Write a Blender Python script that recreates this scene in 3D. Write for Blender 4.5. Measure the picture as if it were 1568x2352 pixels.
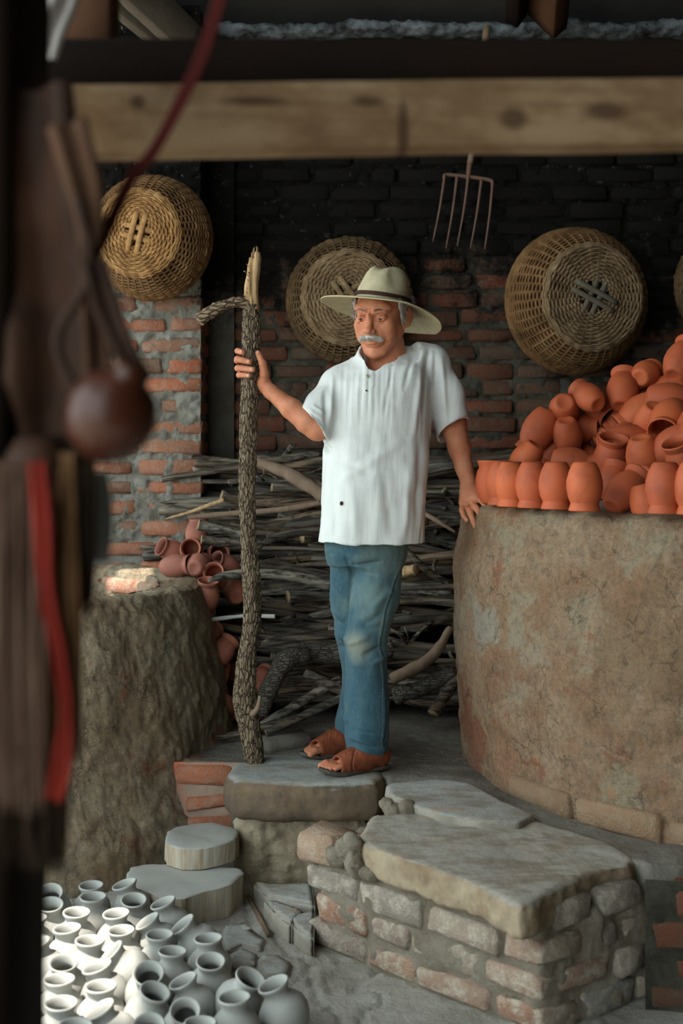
import bpy, bmesh, math, random
import numpy as np
from mathutils import Vector, Matrix, Euler
random.seed(7); rng = np.random.default_rng(7)
C = bpy.context.scene.collection
PI = math.pi
for o in list(bpy.data.objects): bpy.data.objects.remove(o)

# ------------------------------------------------------------------ camera, world, sun, exposure
F = 2750.0; HZ = 1055.0; CZ = 1.40          # focal length in pixels, horizon row, camera height
sc = bpy.context.scene
cd = bpy.data.cameras.new('camera'); cam = bpy.data.objects.new('camera', cd); C.objects.link(cam)
cam.location = (0, 0, CZ); cam.rotation_euler = (PI/2, 0, 0)
cd.sensor_fit = 'VERTICAL'; cd.sensor_height = 36.0; cd.lens = F/2352*36.0
cd.shift_y = (HZ-1176)/2352.0
cd.clip_start = 0.05; cd.clip_end = 100
cd.dof.use_dof = True; cd.dof.focus_distance = 4.05; cd.dof.aperture_fstop = cd.lens/1000/0.016
sc.camera = cam
w = bpy.data.worlds.new('world'); sc.world = w; w.use_nodes = True
bgn = w.node_tree.nodes['Background']; bgn.inputs[0].default_value = (0.86, 0.985, 1.0, 1); bgn.inputs[1].default_value = 1.6
sd = bpy.data.lights.new('sun', 'SUN'); sd.energy = 4.4; sd.color = (1.0, 0.93, 0.82); sd.angle = math.radians(0.5)
sun = bpy.data.objects.new('sun', sd); C.objects.link(sun)
SUN = Vector((-0.50, -0.42, 1.35)).normalized()          # direction towards the sun
sun.rotation_euler = SUN.to_track_quat('Z', 'Y').to_euler()
vs = sc.view_settings; vs.view_transform = 'Standard'; vs.look = 'None'; vs.gamma = 1.0; vs.use_curve_mapping = False
vs.exposure = 1.15

def P(px, py, D):                                          # a point of the place from its direction and its distance
    return Vector(((px-784)/F*D, D, CZ-(py-HZ)/F*D))

# ------------------------------------------------------------------ numpy noise
_perm = rng.permutation(256); _perm = np.concatenate([_perm]*3)
_val = rng.uniform(-1, 1, 256)
def vnoise(p):
    p = np.asarray(p, float); i = np.floor(p).astype(int); f = p-i; f = f*f*f*(f*(f*6-15)+10); i &= 255
    x, y, z = i[..., 0], i[..., 1], i[..., 2]; fx, fy, fz = f[..., 0], f[..., 1], f[..., 2]
    def h(a, b, c): return _val[_perm[_perm[_perm[(x+a) & 255]+((y+b) & 255)]+((z+c) & 255)]]
    def L(a, b, t): return a+(b-a)*t
    return L(L(L(h(0,0,0), h(1,0,0), fx), L(h(0,1,0), h(1,1,0), fx), fy), L(L(h(0,0,1), h(1,0,1), fx), L(h(0,1,1), h(1,1,1), fx), fy), fz)
def fbm(p, s=1.0, o=4, g=0.5):
    p = np.asarray(p, float)*s; a = 1.0; r = 0; t = 0
    for k in range(o):
        r = r+a*vnoise(p+17.3*k); t += a; a *= g; p = p*2.03
    return r/t
def cells(p, s):                                           # worley: distance to the 2nd minus the 1st nearest point (0 on borders)
    p = np.asarray(p, float)*s; i = np.floor(p).astype(int); d1 = np.full(p.shape[:-1], 9.0); d2 = d1.copy()
    for a in (-1, 0, 1):
        for b in (-1, 0, 1):
            for c in (-1, 0, 1):
                q = i+np.array([a, b, c]); m = q & 255
                h = _perm[_perm[_perm[m[..., 0]]+m[..., 1]]+m[..., 2]]
                o = np.stack([_val[h], _val[(h*7+3) & 255], _val[(h*13+5) & 255]], -1)*0.42+0.5
                d = np.linalg.norm(q+o-p, axis=-1)
                n = d < d1; d2 = np.where(n, d1, np.minimum(d2, d)); d1 = np.where(n, d, d1)
    return d2-d1

# ------------------------------------------------------------------ objects
def mesh(name, v, f, mat=None, smooth=True):
    me = bpy.data.meshes.new(name)
    v = np.asarray(v, dtype=np.float32)
    if isinstance(f, np.ndarray):
        n = f.shape[1]; me.vertices.add(len(v)); me.vertices.foreach_set('co', v.ravel())
        me.loops.add(f.size); me.polygons.add(len(f)); me.loops.foreach_set('vertex_index', f.astype(np.int32).ravel())
        me.polygons.foreach_set('loop_start', np.arange(0, f.size, n, dtype=np.int32)); me.update(calc_edges=True)
    else:
        me.from_pydata([tuple(map(float, q)) for q in v], [], f)
    if smooth: me.polygons.foreach_set('use_smooth', [True]*len(me.polygons))
    for m in (mat if isinstance(mat, (list, tuple)) else [mat]):
        if m: me.materials.append(m)
    me.update(); return me
def link(name, me, parent=None, loc=None, rot=None, scale=None):
    o = bpy.data.objects.new(name, me); C.objects.link(o)
    if parent: o.parent = parent
    if loc is not None: o.location = loc
    if rot is not None: o.rotation_euler = rot
    if scale is not None: o.scale = scale
    return o
def obj(name, v, f, mat, parent=None, smooth=True):
    return link(name, mesh(name, v, f, mat, smooth), parent)
def tag(o, label=None, cat=None, group=None, kind=None):
    if label: o['label'] = label
    if cat: o['category'] = cat
    if group: o['group'] = group
    if kind: o['kind'] = kind
    return o
def empty(name, loc=(0,0,0), rot=None):
    o = bpy.data.objects.new(name, None); C.objects.link(o); o.location = loc; o.empty_display_size = 0.05
    if rot is not None: o.rotation_euler = rot
    return o
def copy_tree(o, parent=None):
    c = o.copy(); C.objects.link(c); c.parent = parent
    for ch in list(o.children): copy_tree(ch, c)
    return c
class MB:                                                  # collects pieces of one part
    def __init__(s): s.v = []; s.f = []; s.n = 0
    def add(s, v, f):
        s.v.append(np.asarray(v, float)); s.f += [[i+s.n for i in q] for q in f]; s.n += len(v)
    def build(s, name, mat, parent=None, smooth=True):
        return obj(name, np.concatenate(s.v), s.f, mat, parent, smooth)
def grid_faces(nu, nv, wrap=False):                        # rows nu x columns nv (faster index = v)
    i = np.arange(nu-1)[:, None]; j = np.arange(nv if wrap else nv-1)[None]; j2 = (j+1) % nv
    return np.stack([i*nv+j, i*nv+j2, (i+1)*nv+j2, (i+1)*nv+j], -1).reshape(-1, 4)
def tube(path, rad, n=8, caps=True, flat=1.0):
    path = np.asarray(path, float); m = len(path); rad = np.broadcast_to(rad, (m,)) if np.ndim(rad) < 2 else rad
    t = np.gradient(path, axis=0); t /= np.linalg.norm(t, axis=1)[:, None]+1e-9
    up = np.array([0, 0, 1.0]) if abs(t[:, 2]).mean() < 0.8 else np.array([1.0, 0, 0])
    a = np.cross(t, up); a /= np.linalg.norm(a, axis=1)[:, None]+1e-9; b = np.cross(a, t)
    th = np.arange(n)/n*2*PI
    v = path[:, None]+rad[:, None, None]*(np.cos(th)[None, :, None]*a[:, None]+flat*np.sin(th)[None, :, None]*b[:, None])
    f = grid_faces(m, n, True)[:, ::-1].tolist()
    if caps: f += [list(range(n)), [ (m-1)*n+k for k in range(n)][::-1]]
    return v.reshape(-1, 3), f
def lathe(prof, n=32, cap=True):                           # prof: (radius, z) pairs
    th = np.arange(n)/n*2*PI; pr = np.asarray(prof, float)
    v = np.stack([pr[:, 0, None]*np.cos(th), pr[:, 0, None]*np.sin(th), pr[:, 1, None]+0*th], -1).reshape(-1, 3)
    return v, grid_faces(len(pr), n, True).tolist()
def spline(pts, n):
    pts = np.asarray(pts, float); m = len(pts); u = np.linspace(0, m-1, n); out = []
    for t in u:
        i = min(int(t), m-2); f = t-i; p0 = pts[max(i-1, 0)]; p1 = pts[i]; p2 = pts[i+1]; p3 = pts[min(i+2, m-1)]
        out.append(0.5*((2*p1)+(-p0+p2)*f+(2*p0-5*p1+4*p2-p3)*f*f+(-p0+3*p1-3*p2+p3)*f**3))
    return np.array(out)
def box(cx, cy, cz, sx, sy, sz):
    v = [(cx+a*sx/2, cy+b*sy/2, cz+c*sz/2) for a in (-1,1) for b in (-1,1) for c in (-1,1)]
    return v, [[0,1,3,2],[4,6,7,5],[0,4,5,1],[2,3,7,6],[0,2,6,4],[1,5,7,3]]

# ------------------------------------------------------------------ implicit surfaces (smooth-blended solids turned into one mesh)
def smin(a, b, k):
    if k <= 0: return np.minimum(a, b)
    h = np.maximum(k-np.abs(a-b), 0)/k
    return np.minimum(a, b)-h*h*k*0.25
class S:
    """list of solids; each = (function(points)->distance, lo, hi, blend, op)"""
    def __init__(s): s.p = []
    def add(s, fn, lo, hi, k=0.01, op='+'): s.p.append((fn, np.array(lo, float), np.array(hi, float), k, op)); return s
    def cone(s, a, b, ra, rb, k=0.01, op='+', M=None):
        a = np.array(a, float); b = np.array(b, float)
        if M is not None: a = M(a); b = M(b)
        d = b-a; L = d@d+1e-12; R = max(ra, rb)
        def fn(p):
            q = p-a; t = np.clip(q@d/L, 0, 1); return np.linalg.norm(q-t[..., None]*d, axis=-1)-(ra+(rb-ra)*t)
        return s.add(fn, np.minimum(a, b)-R, np.maximum(a, b)+R, k, op)
    def path(s, pts, rad, k=0.01, op='+', M=None):
        for i in range(len(pts)-1): s.cone(pts[i], pts[i+1], rad[i], rad[i+1], k, op, M)
        return s
    def ell(s, c, r, k=0.01, op='+', rot=None, M=None, Rm=None):
        c = np.array(c, float); r = np.array(r, float); R = np.array(Euler(rot).to_matrix()) if rot is not None else np.eye(3)
        if M is not None: c = M(c); R = Rm@R; r = r*M.s
        m = r.min(); B = r.max()
        def fn(p):
            q = (p-c)@R; l = np.linalg.norm(q/r, axis=-1); g = np.linalg.norm(q/(r*r), axis=-1)+1e-9
            return l*(l-1)/g
        return s.add(fn, c-B, c+B, k, op)
    def loft(s, rows, k=0.01, op='+', ex=2.0, z0=None, z1=None):   # rows: z, cx, cy, rx, ry, twist
        rows = np.array(sorted([list(r)+[0]*(6-len(r)) for r in rows]), float); zs = rows[:, 0]
        lo = [(rows[:, 1]-np.maximum(rows[:, 3], rows[:, 4])).min(), (rows[:, 2]-np.maximum(rows[:, 3], rows[:, 4])).min(), zs[0]]
        hi = [(rows[:, 1]+np.maximum(rows[:, 3], rows[:, 4])).max(), (rows[:, 2]+np.maximum(rows[:, 3], rows[:, 4])).max(), zs[-1]]
        def fn(p):
            z = p[..., 2]; I = [np.interp(z, zs, rows[:, j]) for j in range(1, 6)]
            x = p[..., 0]-I[0]; y = p[..., 1]-I[1]; c = np.cos(I[4]); n = np.sin(I[4]); x, y = x*c+y*n, -x*n+y*c
            d = ((np.abs(x/I[2])**ex+np.abs(y/I[3])**ex)**(1/ex)-1)*np.minimum(I[2], I[3])
            return np.maximum(d, np.maximum(zs[0]-z, z-zs[-1]))
        return s.add(fn, lo, hi, k, op)
    def prism(s, pts, z0, z1, rnd=.02, k=.01, op='+'):
        a = np.array([p[:2] for p in pts]); zc, hz = (z0+z1)/2, (z1-z0)/2
        def fn(p):
            d = -polydist(p[..., 0], p[..., 1], pts)+rnd; q = np.abs(p[..., 2]-zc)-hz+rnd
            return np.hypot(np.maximum(d, 0), np.maximum(q, 0))+np.minimum(np.maximum(d, q), 0)-rnd
        return s.add(fn, [*a.min(0), z0], [*a.max(0), z1], k, op)
    def mesh(s, h, B=22):
        lo = np.min([p[1] for p in s.p if p[4] == '+'], 0)-3*h; hi = np.max([p[2] for p in s.p if p[4] == '+'], 0)+3*h
        N = np.ceil((hi-lo)/h).astype(int)+2; nb = -(-N//B); V = []; ID = []; Fq = []
        key = lambda i, j, k: (i.astype(np.int64)*4096+j)*4096+k
        for bx in range(nb[0]):
            for by in range(nb[1]):
                for bz in range(nb[2]):
                    o = np.array([bx, by, bz])*B; l = lo+(o-1)*h; u = lo+(o+B+1)*h
                    act = [p for p in s.p if np.all(p[1]-p[3]-h-.012 <= u) and np.all(p[2]+p[3]+h+.012 >= l)]
                    if not any(p[4] == '+' for p in act): continue
                    ax = [lo[a]+(o[a]+np.arange(B+1))*h for a in range(3)]
                    g = np.stack(np.meshgrid(*ax, indexing='ij'), -1); d = np.full(g.shape[:-1], 1.0)
                    for fn, _, _, k, op in act:
                        e = fn(g)
                        if op == '+': d = smin(d, e, k)
                        elif op == '-': d = -smin(-d, e, k)
                    n = d < 0
                    if n.all() or not n.any(): continue
                    cnt = np.zeros((B, B, B)); pos = np.zeros((B, B, B, 3))
                    for a in range(3):
                        sl = [slice(0, B+1)]*3; s2 = [slice(0, B+1)]*3; sl[a] = slice(0, B); s2[a] = slice(1, B+1)
                        d0 = d[tuple(sl)]; d1 = d[tuple(s2)]; cr = (d0 < 0) != (d1 < 0)
                        t = np.where(cr, d0/np.where(cr, d0-d1, 1), 0); q = g[tuple(sl)].copy(); q[..., a] += t*h; q = q*cr[..., None]
                        oa = [x for x in range(3) if x != a]
                        for i in (0, 1):
                            for j in (0, 1):
                                ss = [slice(0, B)]*3; ss[oa[0]] = slice(i, B+i); ss[oa[1]] = slice(j, B+j)
                                cnt += cr[tuple(ss)]; pos += q[tuple(ss)]
                        # faces: edge at point, cells around it
                        ss = [slice(0, B)]*3; c2 = cr[tuple(ss)]; I = np.argwhere(c2)
                        if len(I):
                            G = I+o; fl = d0[tuple(ss)][c2] < 0; e1 = np.eye(3, dtype=int)[(a+1) % 3]; e2 = np.eye(3, dtype=int)[(a+2) % 3]
                            qs = [key(*(G-x*e1-y*e2).T) for x, y in ((0,0),(1,0),(1,1),(0,1))]
                            fq = np.stack(qs, 1); fq[~fl] = fq[~fl][:, ::-1]; Fq.append(fq)
                    m = cnt > 0; I = np.argwhere(m)+o
                    V.append(pos[m]/cnt[m][:, None]); ID.append(key(*I.T))
        V = np.concatenate(V); ID = np.concatenate(ID); Fq = np.concatenate(Fq)
        od = np.argsort(ID); ids = ID[od]; ix = np.clip(np.searchsorted(ids, Fq), 0, len(ids)-1)
        ok = np.all(ids[ix] == Fq, axis=1); return V[od], ix[ok]
def vnormals(v, f):
    n = np.cross(v[f[:, 2]]-v[f[:, 0]], v[f[:, 3]]-v[f[:, 1]]); N = np.zeros_like(v)
    for k in range(4): np.add.at(N, f[:, k], n)
    return N/(np.linalg.norm(N, axis=1)[:, None]+1e-12)
def relax(v, f, it=2, lam=0.5):
    for _ in range(it):
        A = np.zeros_like(v); c = np.zeros(len(v))
        for k in range(4):
            np.add.at(A, f[:, k], v[f[:, (k+1) % 4]]+v[f[:, (k+3) % 4]]); np.add.at(c, f[:, k], 2)
        v = v+(A/np.maximum(c, 1)[:, None]-v)*lam
    return v

def inpoly(x, y, pl):
    r = np.zeros(x.shape, bool); n = len(pl)
    for i in range(n):
        (x1, y1), (x2, y2) = pl[i], pl[(i+1) % n]
        if y1 != y2: r ^= ((y1 > y) != (y2 > y)) & (x < (x2-x1)*(y-y1)/(y2-y1)+x1)
    return r
def polydist(x, y, pl):
    d = np.full(x.shape, 9.0); n = len(pl)
    for i in range(n):
        a = np.array(pl[i]); b = np.array(pl[(i+1) % n]); e = b-a; t = np.clip(((x-a[0])*e[0]+(y-a[1])*e[1])/(e@e), 0, 1)
        d = np.minimum(d, np.hypot(x-a[0]-t*e[0], y-a[1]-t*e[1]))
    return np.where(inpoly(x, y, pl), d, -d)
def slab_sdf(name, pts, z0, z1, mat, rnd=.02, h=.009, amp=.010, s1=5, s2=28, seed=0, parent=None, top=1.0):
    s = S(); s.prism(pts, z0, z1, rnd); v, f = s.mesh(h); v = relax(v, f, 2); N = vnormals(v, f); k = fbm(v+seed, s1, 4)*amp+fbm(v+seed, s2, 4)*amp*.35
    v = v+N*(k*np.where(N[:, 2] > .7, top, 1.0))[:, None]; return obj(name, v, f, mat, parent)

# ------------------------------------------------------------------ materials
class NT:
    def __init__(s, name):
        s.m = bpy.data.materials.new(name); s.m.use_nodes = True; s.t = s.m.node_tree; s.b = s.t.nodes['Principled BSDF']
        s.g = s.n('ShaderNodeNewGeometry'); s.tc = s.n('ShaderNodeTexCoord'); s.b.inputs['Specular IOR Level'].default_value = 0.12
    def n(s, t, **k):
        x = s.t.nodes.new(t)
        for a, b in k.items(): setattr(x, a, b)
        return x
    def put(s, sock, val):
        if isinstance(val, bpy.types.NodeSocket): s.t.links.new(val, sock)
        elif isinstance(val, (tuple, list)) and len(val) == 3 and sock.type == 'RGBA': sock.default_value = (*val, 1)
        else: sock.default_value = val
    def mp(s, src, sc=(1,1,1), loc=(0,0,0), rot=(0,0,0)):
        x = s.n('ShaderNodeMapping'); s.put(x.inputs[0], src); x.inputs['Scale'].default_value = sc; x.inputs['Location'].default_value = loc; x.inputs['Rotation'].default_value = rot; return x.outputs[0]
    def noise(s, src, sc, det=6, rough=0.6, dist=0):
        x = s.n('ShaderNodeTexNoise'); s.put(x.inputs['Vector'], src); x.inputs['Scale'].default_value = sc; x.inputs['Detail'].default_value = det; x.inputs['Roughness'].default_value = rough; x.inputs['Distortion'].default_value = dist; return x.outputs[0]
    def vor(s, src, sc, feat='DISTANCE_TO_EDGE', rnd=1):
        x = s.n('ShaderNodeTexVoronoi', feature=feat); s.put(x.inputs['Vector'], src); x.inputs['Scale'].default_value = sc; x.inputs['Randomness'].default_value = rnd; return x.outputs[0]
    def mr(s, v, a, b, c=0.0, d=1.0, smooth=True):
        x = s.n('ShaderNodeMapRange'); x.interpolation_type = 'SMOOTHSTEP' if smooth else 'LINEAR'; s.put(x.inputs[0], v)
        for i, q in zip((1,2,3,4), (a,b,c,d)): x.inputs[i].default_value = q
        return x.outputs[0]
    def ma(s, op, a, b=0.0, c=False):
        x = s.n('ShaderNodeMath', operation=op, use_clamp=c); s.put(x.inputs[0], a); s.put(x.inputs[1], b); return x.outputs[0]
    def mix(s, f, a, b, bt='MIX'):
        x = s.n('ShaderNodeMix', data_type='RGBA', blend_type=bt); s.put(x.inputs[0], f); s.put(x.inputs[6], a); s.put(x.inputs[7], b); return x.outputs[2]
    def ramp(s, f, cols, pos=None):
        x = s.n('ShaderNodeValToRGB'); s.put(x.inputs[0], f); e = x.color_ramp.elements; n = len(cols)
        for i in range(n-2): e.new(0.5)
        for i, c in enumerate(cols): e[i].position = pos[i] if pos else 0.25+0.5*i/(n-1); e[i].color = (*c, 1)
        return x.outputs[0]
    def xyz(s, v): x = s.n('ShaderNodeSeparateXYZ'); s.put(x.inputs[0], v); return x.outputs
    def bump(s, h, st=0.5, dist=0.01, prev=None):
        x = s.n('ShaderNodeBump'); s.put(x.inputs['Height'], h); x.inputs['Strength'].default_value = st; x.inputs['Distance'].default_value = dist
        if prev: s.put(x.inputs['Normal'], prev)
        return x.outputs[0]
    def fin(s, col, rough=0.9, nrm=None, **k):
        s.put(s.b.inputs['Base Color'], col); s.put(s.b.inputs['Roughness'], rough)
        if nrm: s.put(s.b.inputs['Normal'], nrm)
        for a, b in k.items(): s.put(s.b.inputs[a.replace('_', ' ')], b)
        return s.m
    @property
    def W(s): return s.g.outputs['Position']
    @property
    def O(s): return s.tc.outputs['Object']
    @property
    def R(s): return s.n('ShaderNodeObjectInfo').outputs['Random']

def m_brick(name, soot=None, cols=None, dust=0.35, dustcol=(.36,.33,.29), dirt=0.3):
    t = NT(name); W = t.W
    c = t.ramp(t.R, cols or [(.30,.085,.045),(.40,.13,.07),(.24,.10,.065),(.36,.12,.07),(.20,.115,.08)], [0,.25,.5,.75,1.0])
    n1 = t.noise(W, 22, 8, .7); n2 = t.noise(W, 7, 5, .6)
    c = t.mix(t.mr(n2, .35, .7, 0, dirt*1.6), c, (.115,.075,.05)); c = t.mix(t.mr(n1, .42, .80, 0, dust*1.9), c, dustcol)
    h = t.ma('ADD', t.noise(W, 60, 6, .7), t.ma('MULTIPLY', t.noise(W, 220, 3), .4))
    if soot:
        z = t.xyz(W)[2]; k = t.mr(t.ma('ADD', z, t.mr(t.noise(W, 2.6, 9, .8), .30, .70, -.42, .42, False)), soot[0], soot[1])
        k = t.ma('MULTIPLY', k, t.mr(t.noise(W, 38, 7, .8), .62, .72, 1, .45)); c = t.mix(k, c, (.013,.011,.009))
    return t.fin(c, .93, t.bump(h, .8, .02))
def m_mortar(name, soot=None, col=(.34,.33,.29), col2=(.19,.165,.135), st=.8):
    t = NT(name); W = t.W; c = t.mix(t.mr(t.noise(W, 11, 8, .7), .35, .68), col, col2)
    h = t.ma('ADD', t.noise(W, 45, 9, .75), t.ma('MULTIPLY', t.noise(W, 160, 3), .3))
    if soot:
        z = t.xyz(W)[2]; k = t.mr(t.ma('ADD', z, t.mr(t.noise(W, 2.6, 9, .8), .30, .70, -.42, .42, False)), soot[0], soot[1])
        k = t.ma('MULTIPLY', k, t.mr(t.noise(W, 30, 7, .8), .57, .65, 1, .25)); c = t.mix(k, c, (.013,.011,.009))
    return t.fin(c, .95, t.bump(h, st, .02))
def m_clay(name, a, b, c3, patch, crack=14, st=.9, smears=()):          # sun-dried mud daub
    t = NT(name); W = t.W; Wd = t.mix(.12, W, t.n('ShaderNodeTexNoise').outputs[1])
    n = t.noise(W, 3.0, 8, .68); c = t.ramp(n, [a, b, c3], [.36,.5,.62]); c = t.mix(t.mr(t.noise(W, 4.2, 9, .72), .53, .60), c, patch)
    c = t.mix(t.mr(t.noise(t.mp(W, loc=(7,1,4)), 5, 7, .7), .58, .66, 0, .75), c, (.40,.13,.07)); c = t.mix(t.mr(t.noise(W, 30, 6, .7), .45, .7, 0, .5), c, (.30,.25,.19))
    for cen, r_, col_, am in smears:                         # stains and bared patches of another clay, fixed on the wall
        dd = t.n('ShaderNodeVectorMath', operation='DISTANCE'); t.put(dd.inputs[0], W); dd.inputs[1].default_value = cen; k_ = t.mr(t.ma('ADD', dd.outputs['Value'], t.mr(t.noise(W, 9, 7, .72), .3, .7, r_*.8, -r_*.8, False)), r_*.55, r_, am, 0); c = t.mix(k_, c, col_)
    wv = t.n('ShaderNodeVectorMath', operation='ADD'); t.put(wv.inputs[0], W); x = t.n('ShaderNodeTexNoise'); x.inputs['Scale'].default_value = 9; x.inputs['Detail'].default_value = 4; t.put(x.inputs['Vector'], W)
    sc_ = t.n('ShaderNodeVectorMath', operation='SCALE'); t.put(sc_.inputs[0], x.outputs[1]); sc_.inputs['Scale'].default_value = .09; t.put(wv.inputs[1], sc_.outputs[0])
    x2 = t.n('ShaderNodeTexNoise'); x2.inputs['Scale'].default_value = 42; x2.inputs['Detail'].default_value = 6; t.put(x2.inputs['Vector'], W); s2_ = t.n('ShaderNodeVectorMath', operation='SCALE'); t.put(s2_.inputs[0], x2.outputs[1]); s2_.inputs['Scale'].default_value = .035; w2 = t.n('ShaderNodeVectorMath', operation='ADD'); t.put(w2.inputs[0], wv.outputs[0]); t.put(w2.inputs[1], s2_.outputs[0])
    cr = t.ma('MULTIPLY', t.mr(t.vor(w2.outputs[0], crack), 0, .05), t.mr(t.vor(w2.outputs[0], crack*2.3), -.04, .06)); msk = t.mr(t.noise(W, 6.5, 5, .7), .42, .62)
    crk = t.ma('SUBTRACT', 1, t.ma('MULTIPLY', t.ma('SUBTRACT', 1, cr), msk)); c = t.mix(t.mr(crk, 0, 1, .55, 0), c, (.07,.05,.035))
    h = t.ma('ADD', t.ma('ADD', t.noise(W, 38, 9, .72), t.ma('MULTIPLY', crk, .35)), t.ma('MULTIPLY', t.noise(W, 13, 8, .7), 1.2)); h2 = t.noise(W, 170, 5, .7)
    c = t.mix(t.mr(t.noise(W, 55, 6, .75), .36, .56, .30, 0), c, (.10,.07,.045)); return t.fin(c, .95, t.bump(h2, .8, .01, t.bump(h, 1.0, .06)))
def m_stone(name, side, side2, dust, lim=(.55,.85), st=.5, bs=30):
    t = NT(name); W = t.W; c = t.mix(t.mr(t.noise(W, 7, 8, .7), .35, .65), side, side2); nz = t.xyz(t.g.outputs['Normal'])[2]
    k = t.mr(t.ma('ADD', nz, t.mr(t.noise(W, 6, 8, .7), .3, .7, -.22, .22, False)), *lim)  # up-facing faces take dust colour with the sky's cool tint painted in
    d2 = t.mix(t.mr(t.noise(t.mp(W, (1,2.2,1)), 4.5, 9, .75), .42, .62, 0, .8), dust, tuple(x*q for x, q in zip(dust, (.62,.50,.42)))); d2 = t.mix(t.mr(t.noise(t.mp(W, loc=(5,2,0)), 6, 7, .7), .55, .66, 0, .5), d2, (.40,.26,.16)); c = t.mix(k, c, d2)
    return t.fin(c, .9, t.bump(t.ma('ADD', t.noise(W, bs, 9, .7), t.ma('MULTIPLY', t.noise(W, bs*6, 3), .25)), st, .012))
def m_simple(name, cols, sc=8, det=7, rough=.8, st=.3, bs=40, dist=.005, stretch=None, rnd=0, obj_=True, pos=None, **k):
    t = NT(name); V = t.O if obj_ else t.W
    if stretch: V = t.mp(V, stretch)
    f = t.noise(V, sc, det, .65)
    if rnd: f = t.ma('ADD', f, t.mr(t.R, 0, 1, -rnd, rnd, False))
    return t.fin(t.ramp(f, cols, pos), rough, t.bump(t.noise(V, bs, 7, .7), st, dist), **k)
def m_terra(name, a, b, smoke=.5, rough=.62):
    t = NT(name); V = t.O; r = t.R; c = t.mix(r, a, b); vv = t.n('ShaderNodeVectorMath', operation='ADD'); t.put(vv.inputs[0], V); t.put(vv.inputs[1], t.n('ShaderNodeObjectInfo').outputs['Location'])
    c = t.mix(t.mr(t.noise(vv.outputs[0], 9, 5, .6), .42, .75, 0, smoke), c, tuple(x*.42 for x in b)); c = t.mix(t.mr(t.noise(vv.outputs[0], 60, 5, .7), .6, .8, 0, .25), c, (.6,.42,.32))
    rings = t.noise(t.mp(V, (2,2,220)), 1.0, 3)
    return t.fin(c, rough, t.bump(t.noise(V, 260, 3), .12, .001, t.bump(rings, .10, .0015)), Specular_IOR_Level=.35)
def m_bark(name, hi, mid, lo, ax=2, s=26):
    t = NT(name); st = [1,1,1]; st[ax] = .22; V = t.mp(t.O, tuple(st)); v = t.vor(t.mp(V, loc=(3,1,2)), s); n = t.noise(V, s*1.3, 8, .7)
    h = t.ma('MULTIPLY', t.mr(v, -.04, .16), t.ma('ADD', n, .3)); c = t.ramp(h, [lo, mid, hi], [.08,.45,.95]); c = t.mix(t.mr(t.noise(t.O, 6, 4), .5, .7, 0, .5), c, mid)
    return t.fin(c, .92, t.bump(h, 1.0, .008))
def m_twig(name, cols, ax=0):
    t = NT(name); st = [1,1,1]; st[ax] = .06; V = t.mp(t.O, tuple(st)); c = t.ramp(t.ma('ADD', t.R, t.mr(t.noise(V, 9, 4), .3, .7, -.2, .2, False)), cols, [i/(len(cols)-1) for i in range(len(cols))])
    f = t.noise(V, 60, 6, .7); c = t.mix(t.mr(f, .35, .62), tuple([.012,.010,.009]), c); return t.fin(c, .9, t.bump(f, .8, .006))

# ------------------------------------------------------------------ materials in use
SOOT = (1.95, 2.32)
def m_plank():                                             # sawn plank with knots and a few dark marks of its own
    t = NT('pale_plank'); W = t.W; c = t.ramp(t.noise(t.mp(W, (1.6,2,3)), 3.4, 7, .65), [(.13,.07,.035),(.21,.13,.07),(.30,.20,.12)], [.36,.5,.62]); c = t.mix(t.mr(t.noise(t.mp(W, (1,4,40)), 3, 4, .6), .45, .7, 0, .35), c, (.12,.06,.03))
    for px, py, rx, rz in ((325,250,.010,.009),(95,272,.045,.008),(590,242,.040,.006),(845,238,.022,.007),(925,300,.008,.040),(1180,270,.018,.016),(1395,250,.030,.012)):
        q = P(px, py, 1.62); vv = t.n('ShaderNodeVectorMath', operation='SUBTRACT'); t.put(vv.inputs[0], W); vv.inputs[1].default_value = q; ln = t.n('ShaderNodeVectorMath', operation='LENGTH'); t.put(ln.inputs[0], t.mp(vv.outputs[0], (1/rx, 2, 1/rz)))
        c = t.mix(t.mr(ln.outputs['Value'], .5, 1.5, .8, 0), c, (.055,.028,.015))
    return t.fin(c, .85, t.bump(t.noise(t.mp(W, (1,4,30)), 4, 5), .3, .004))
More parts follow.
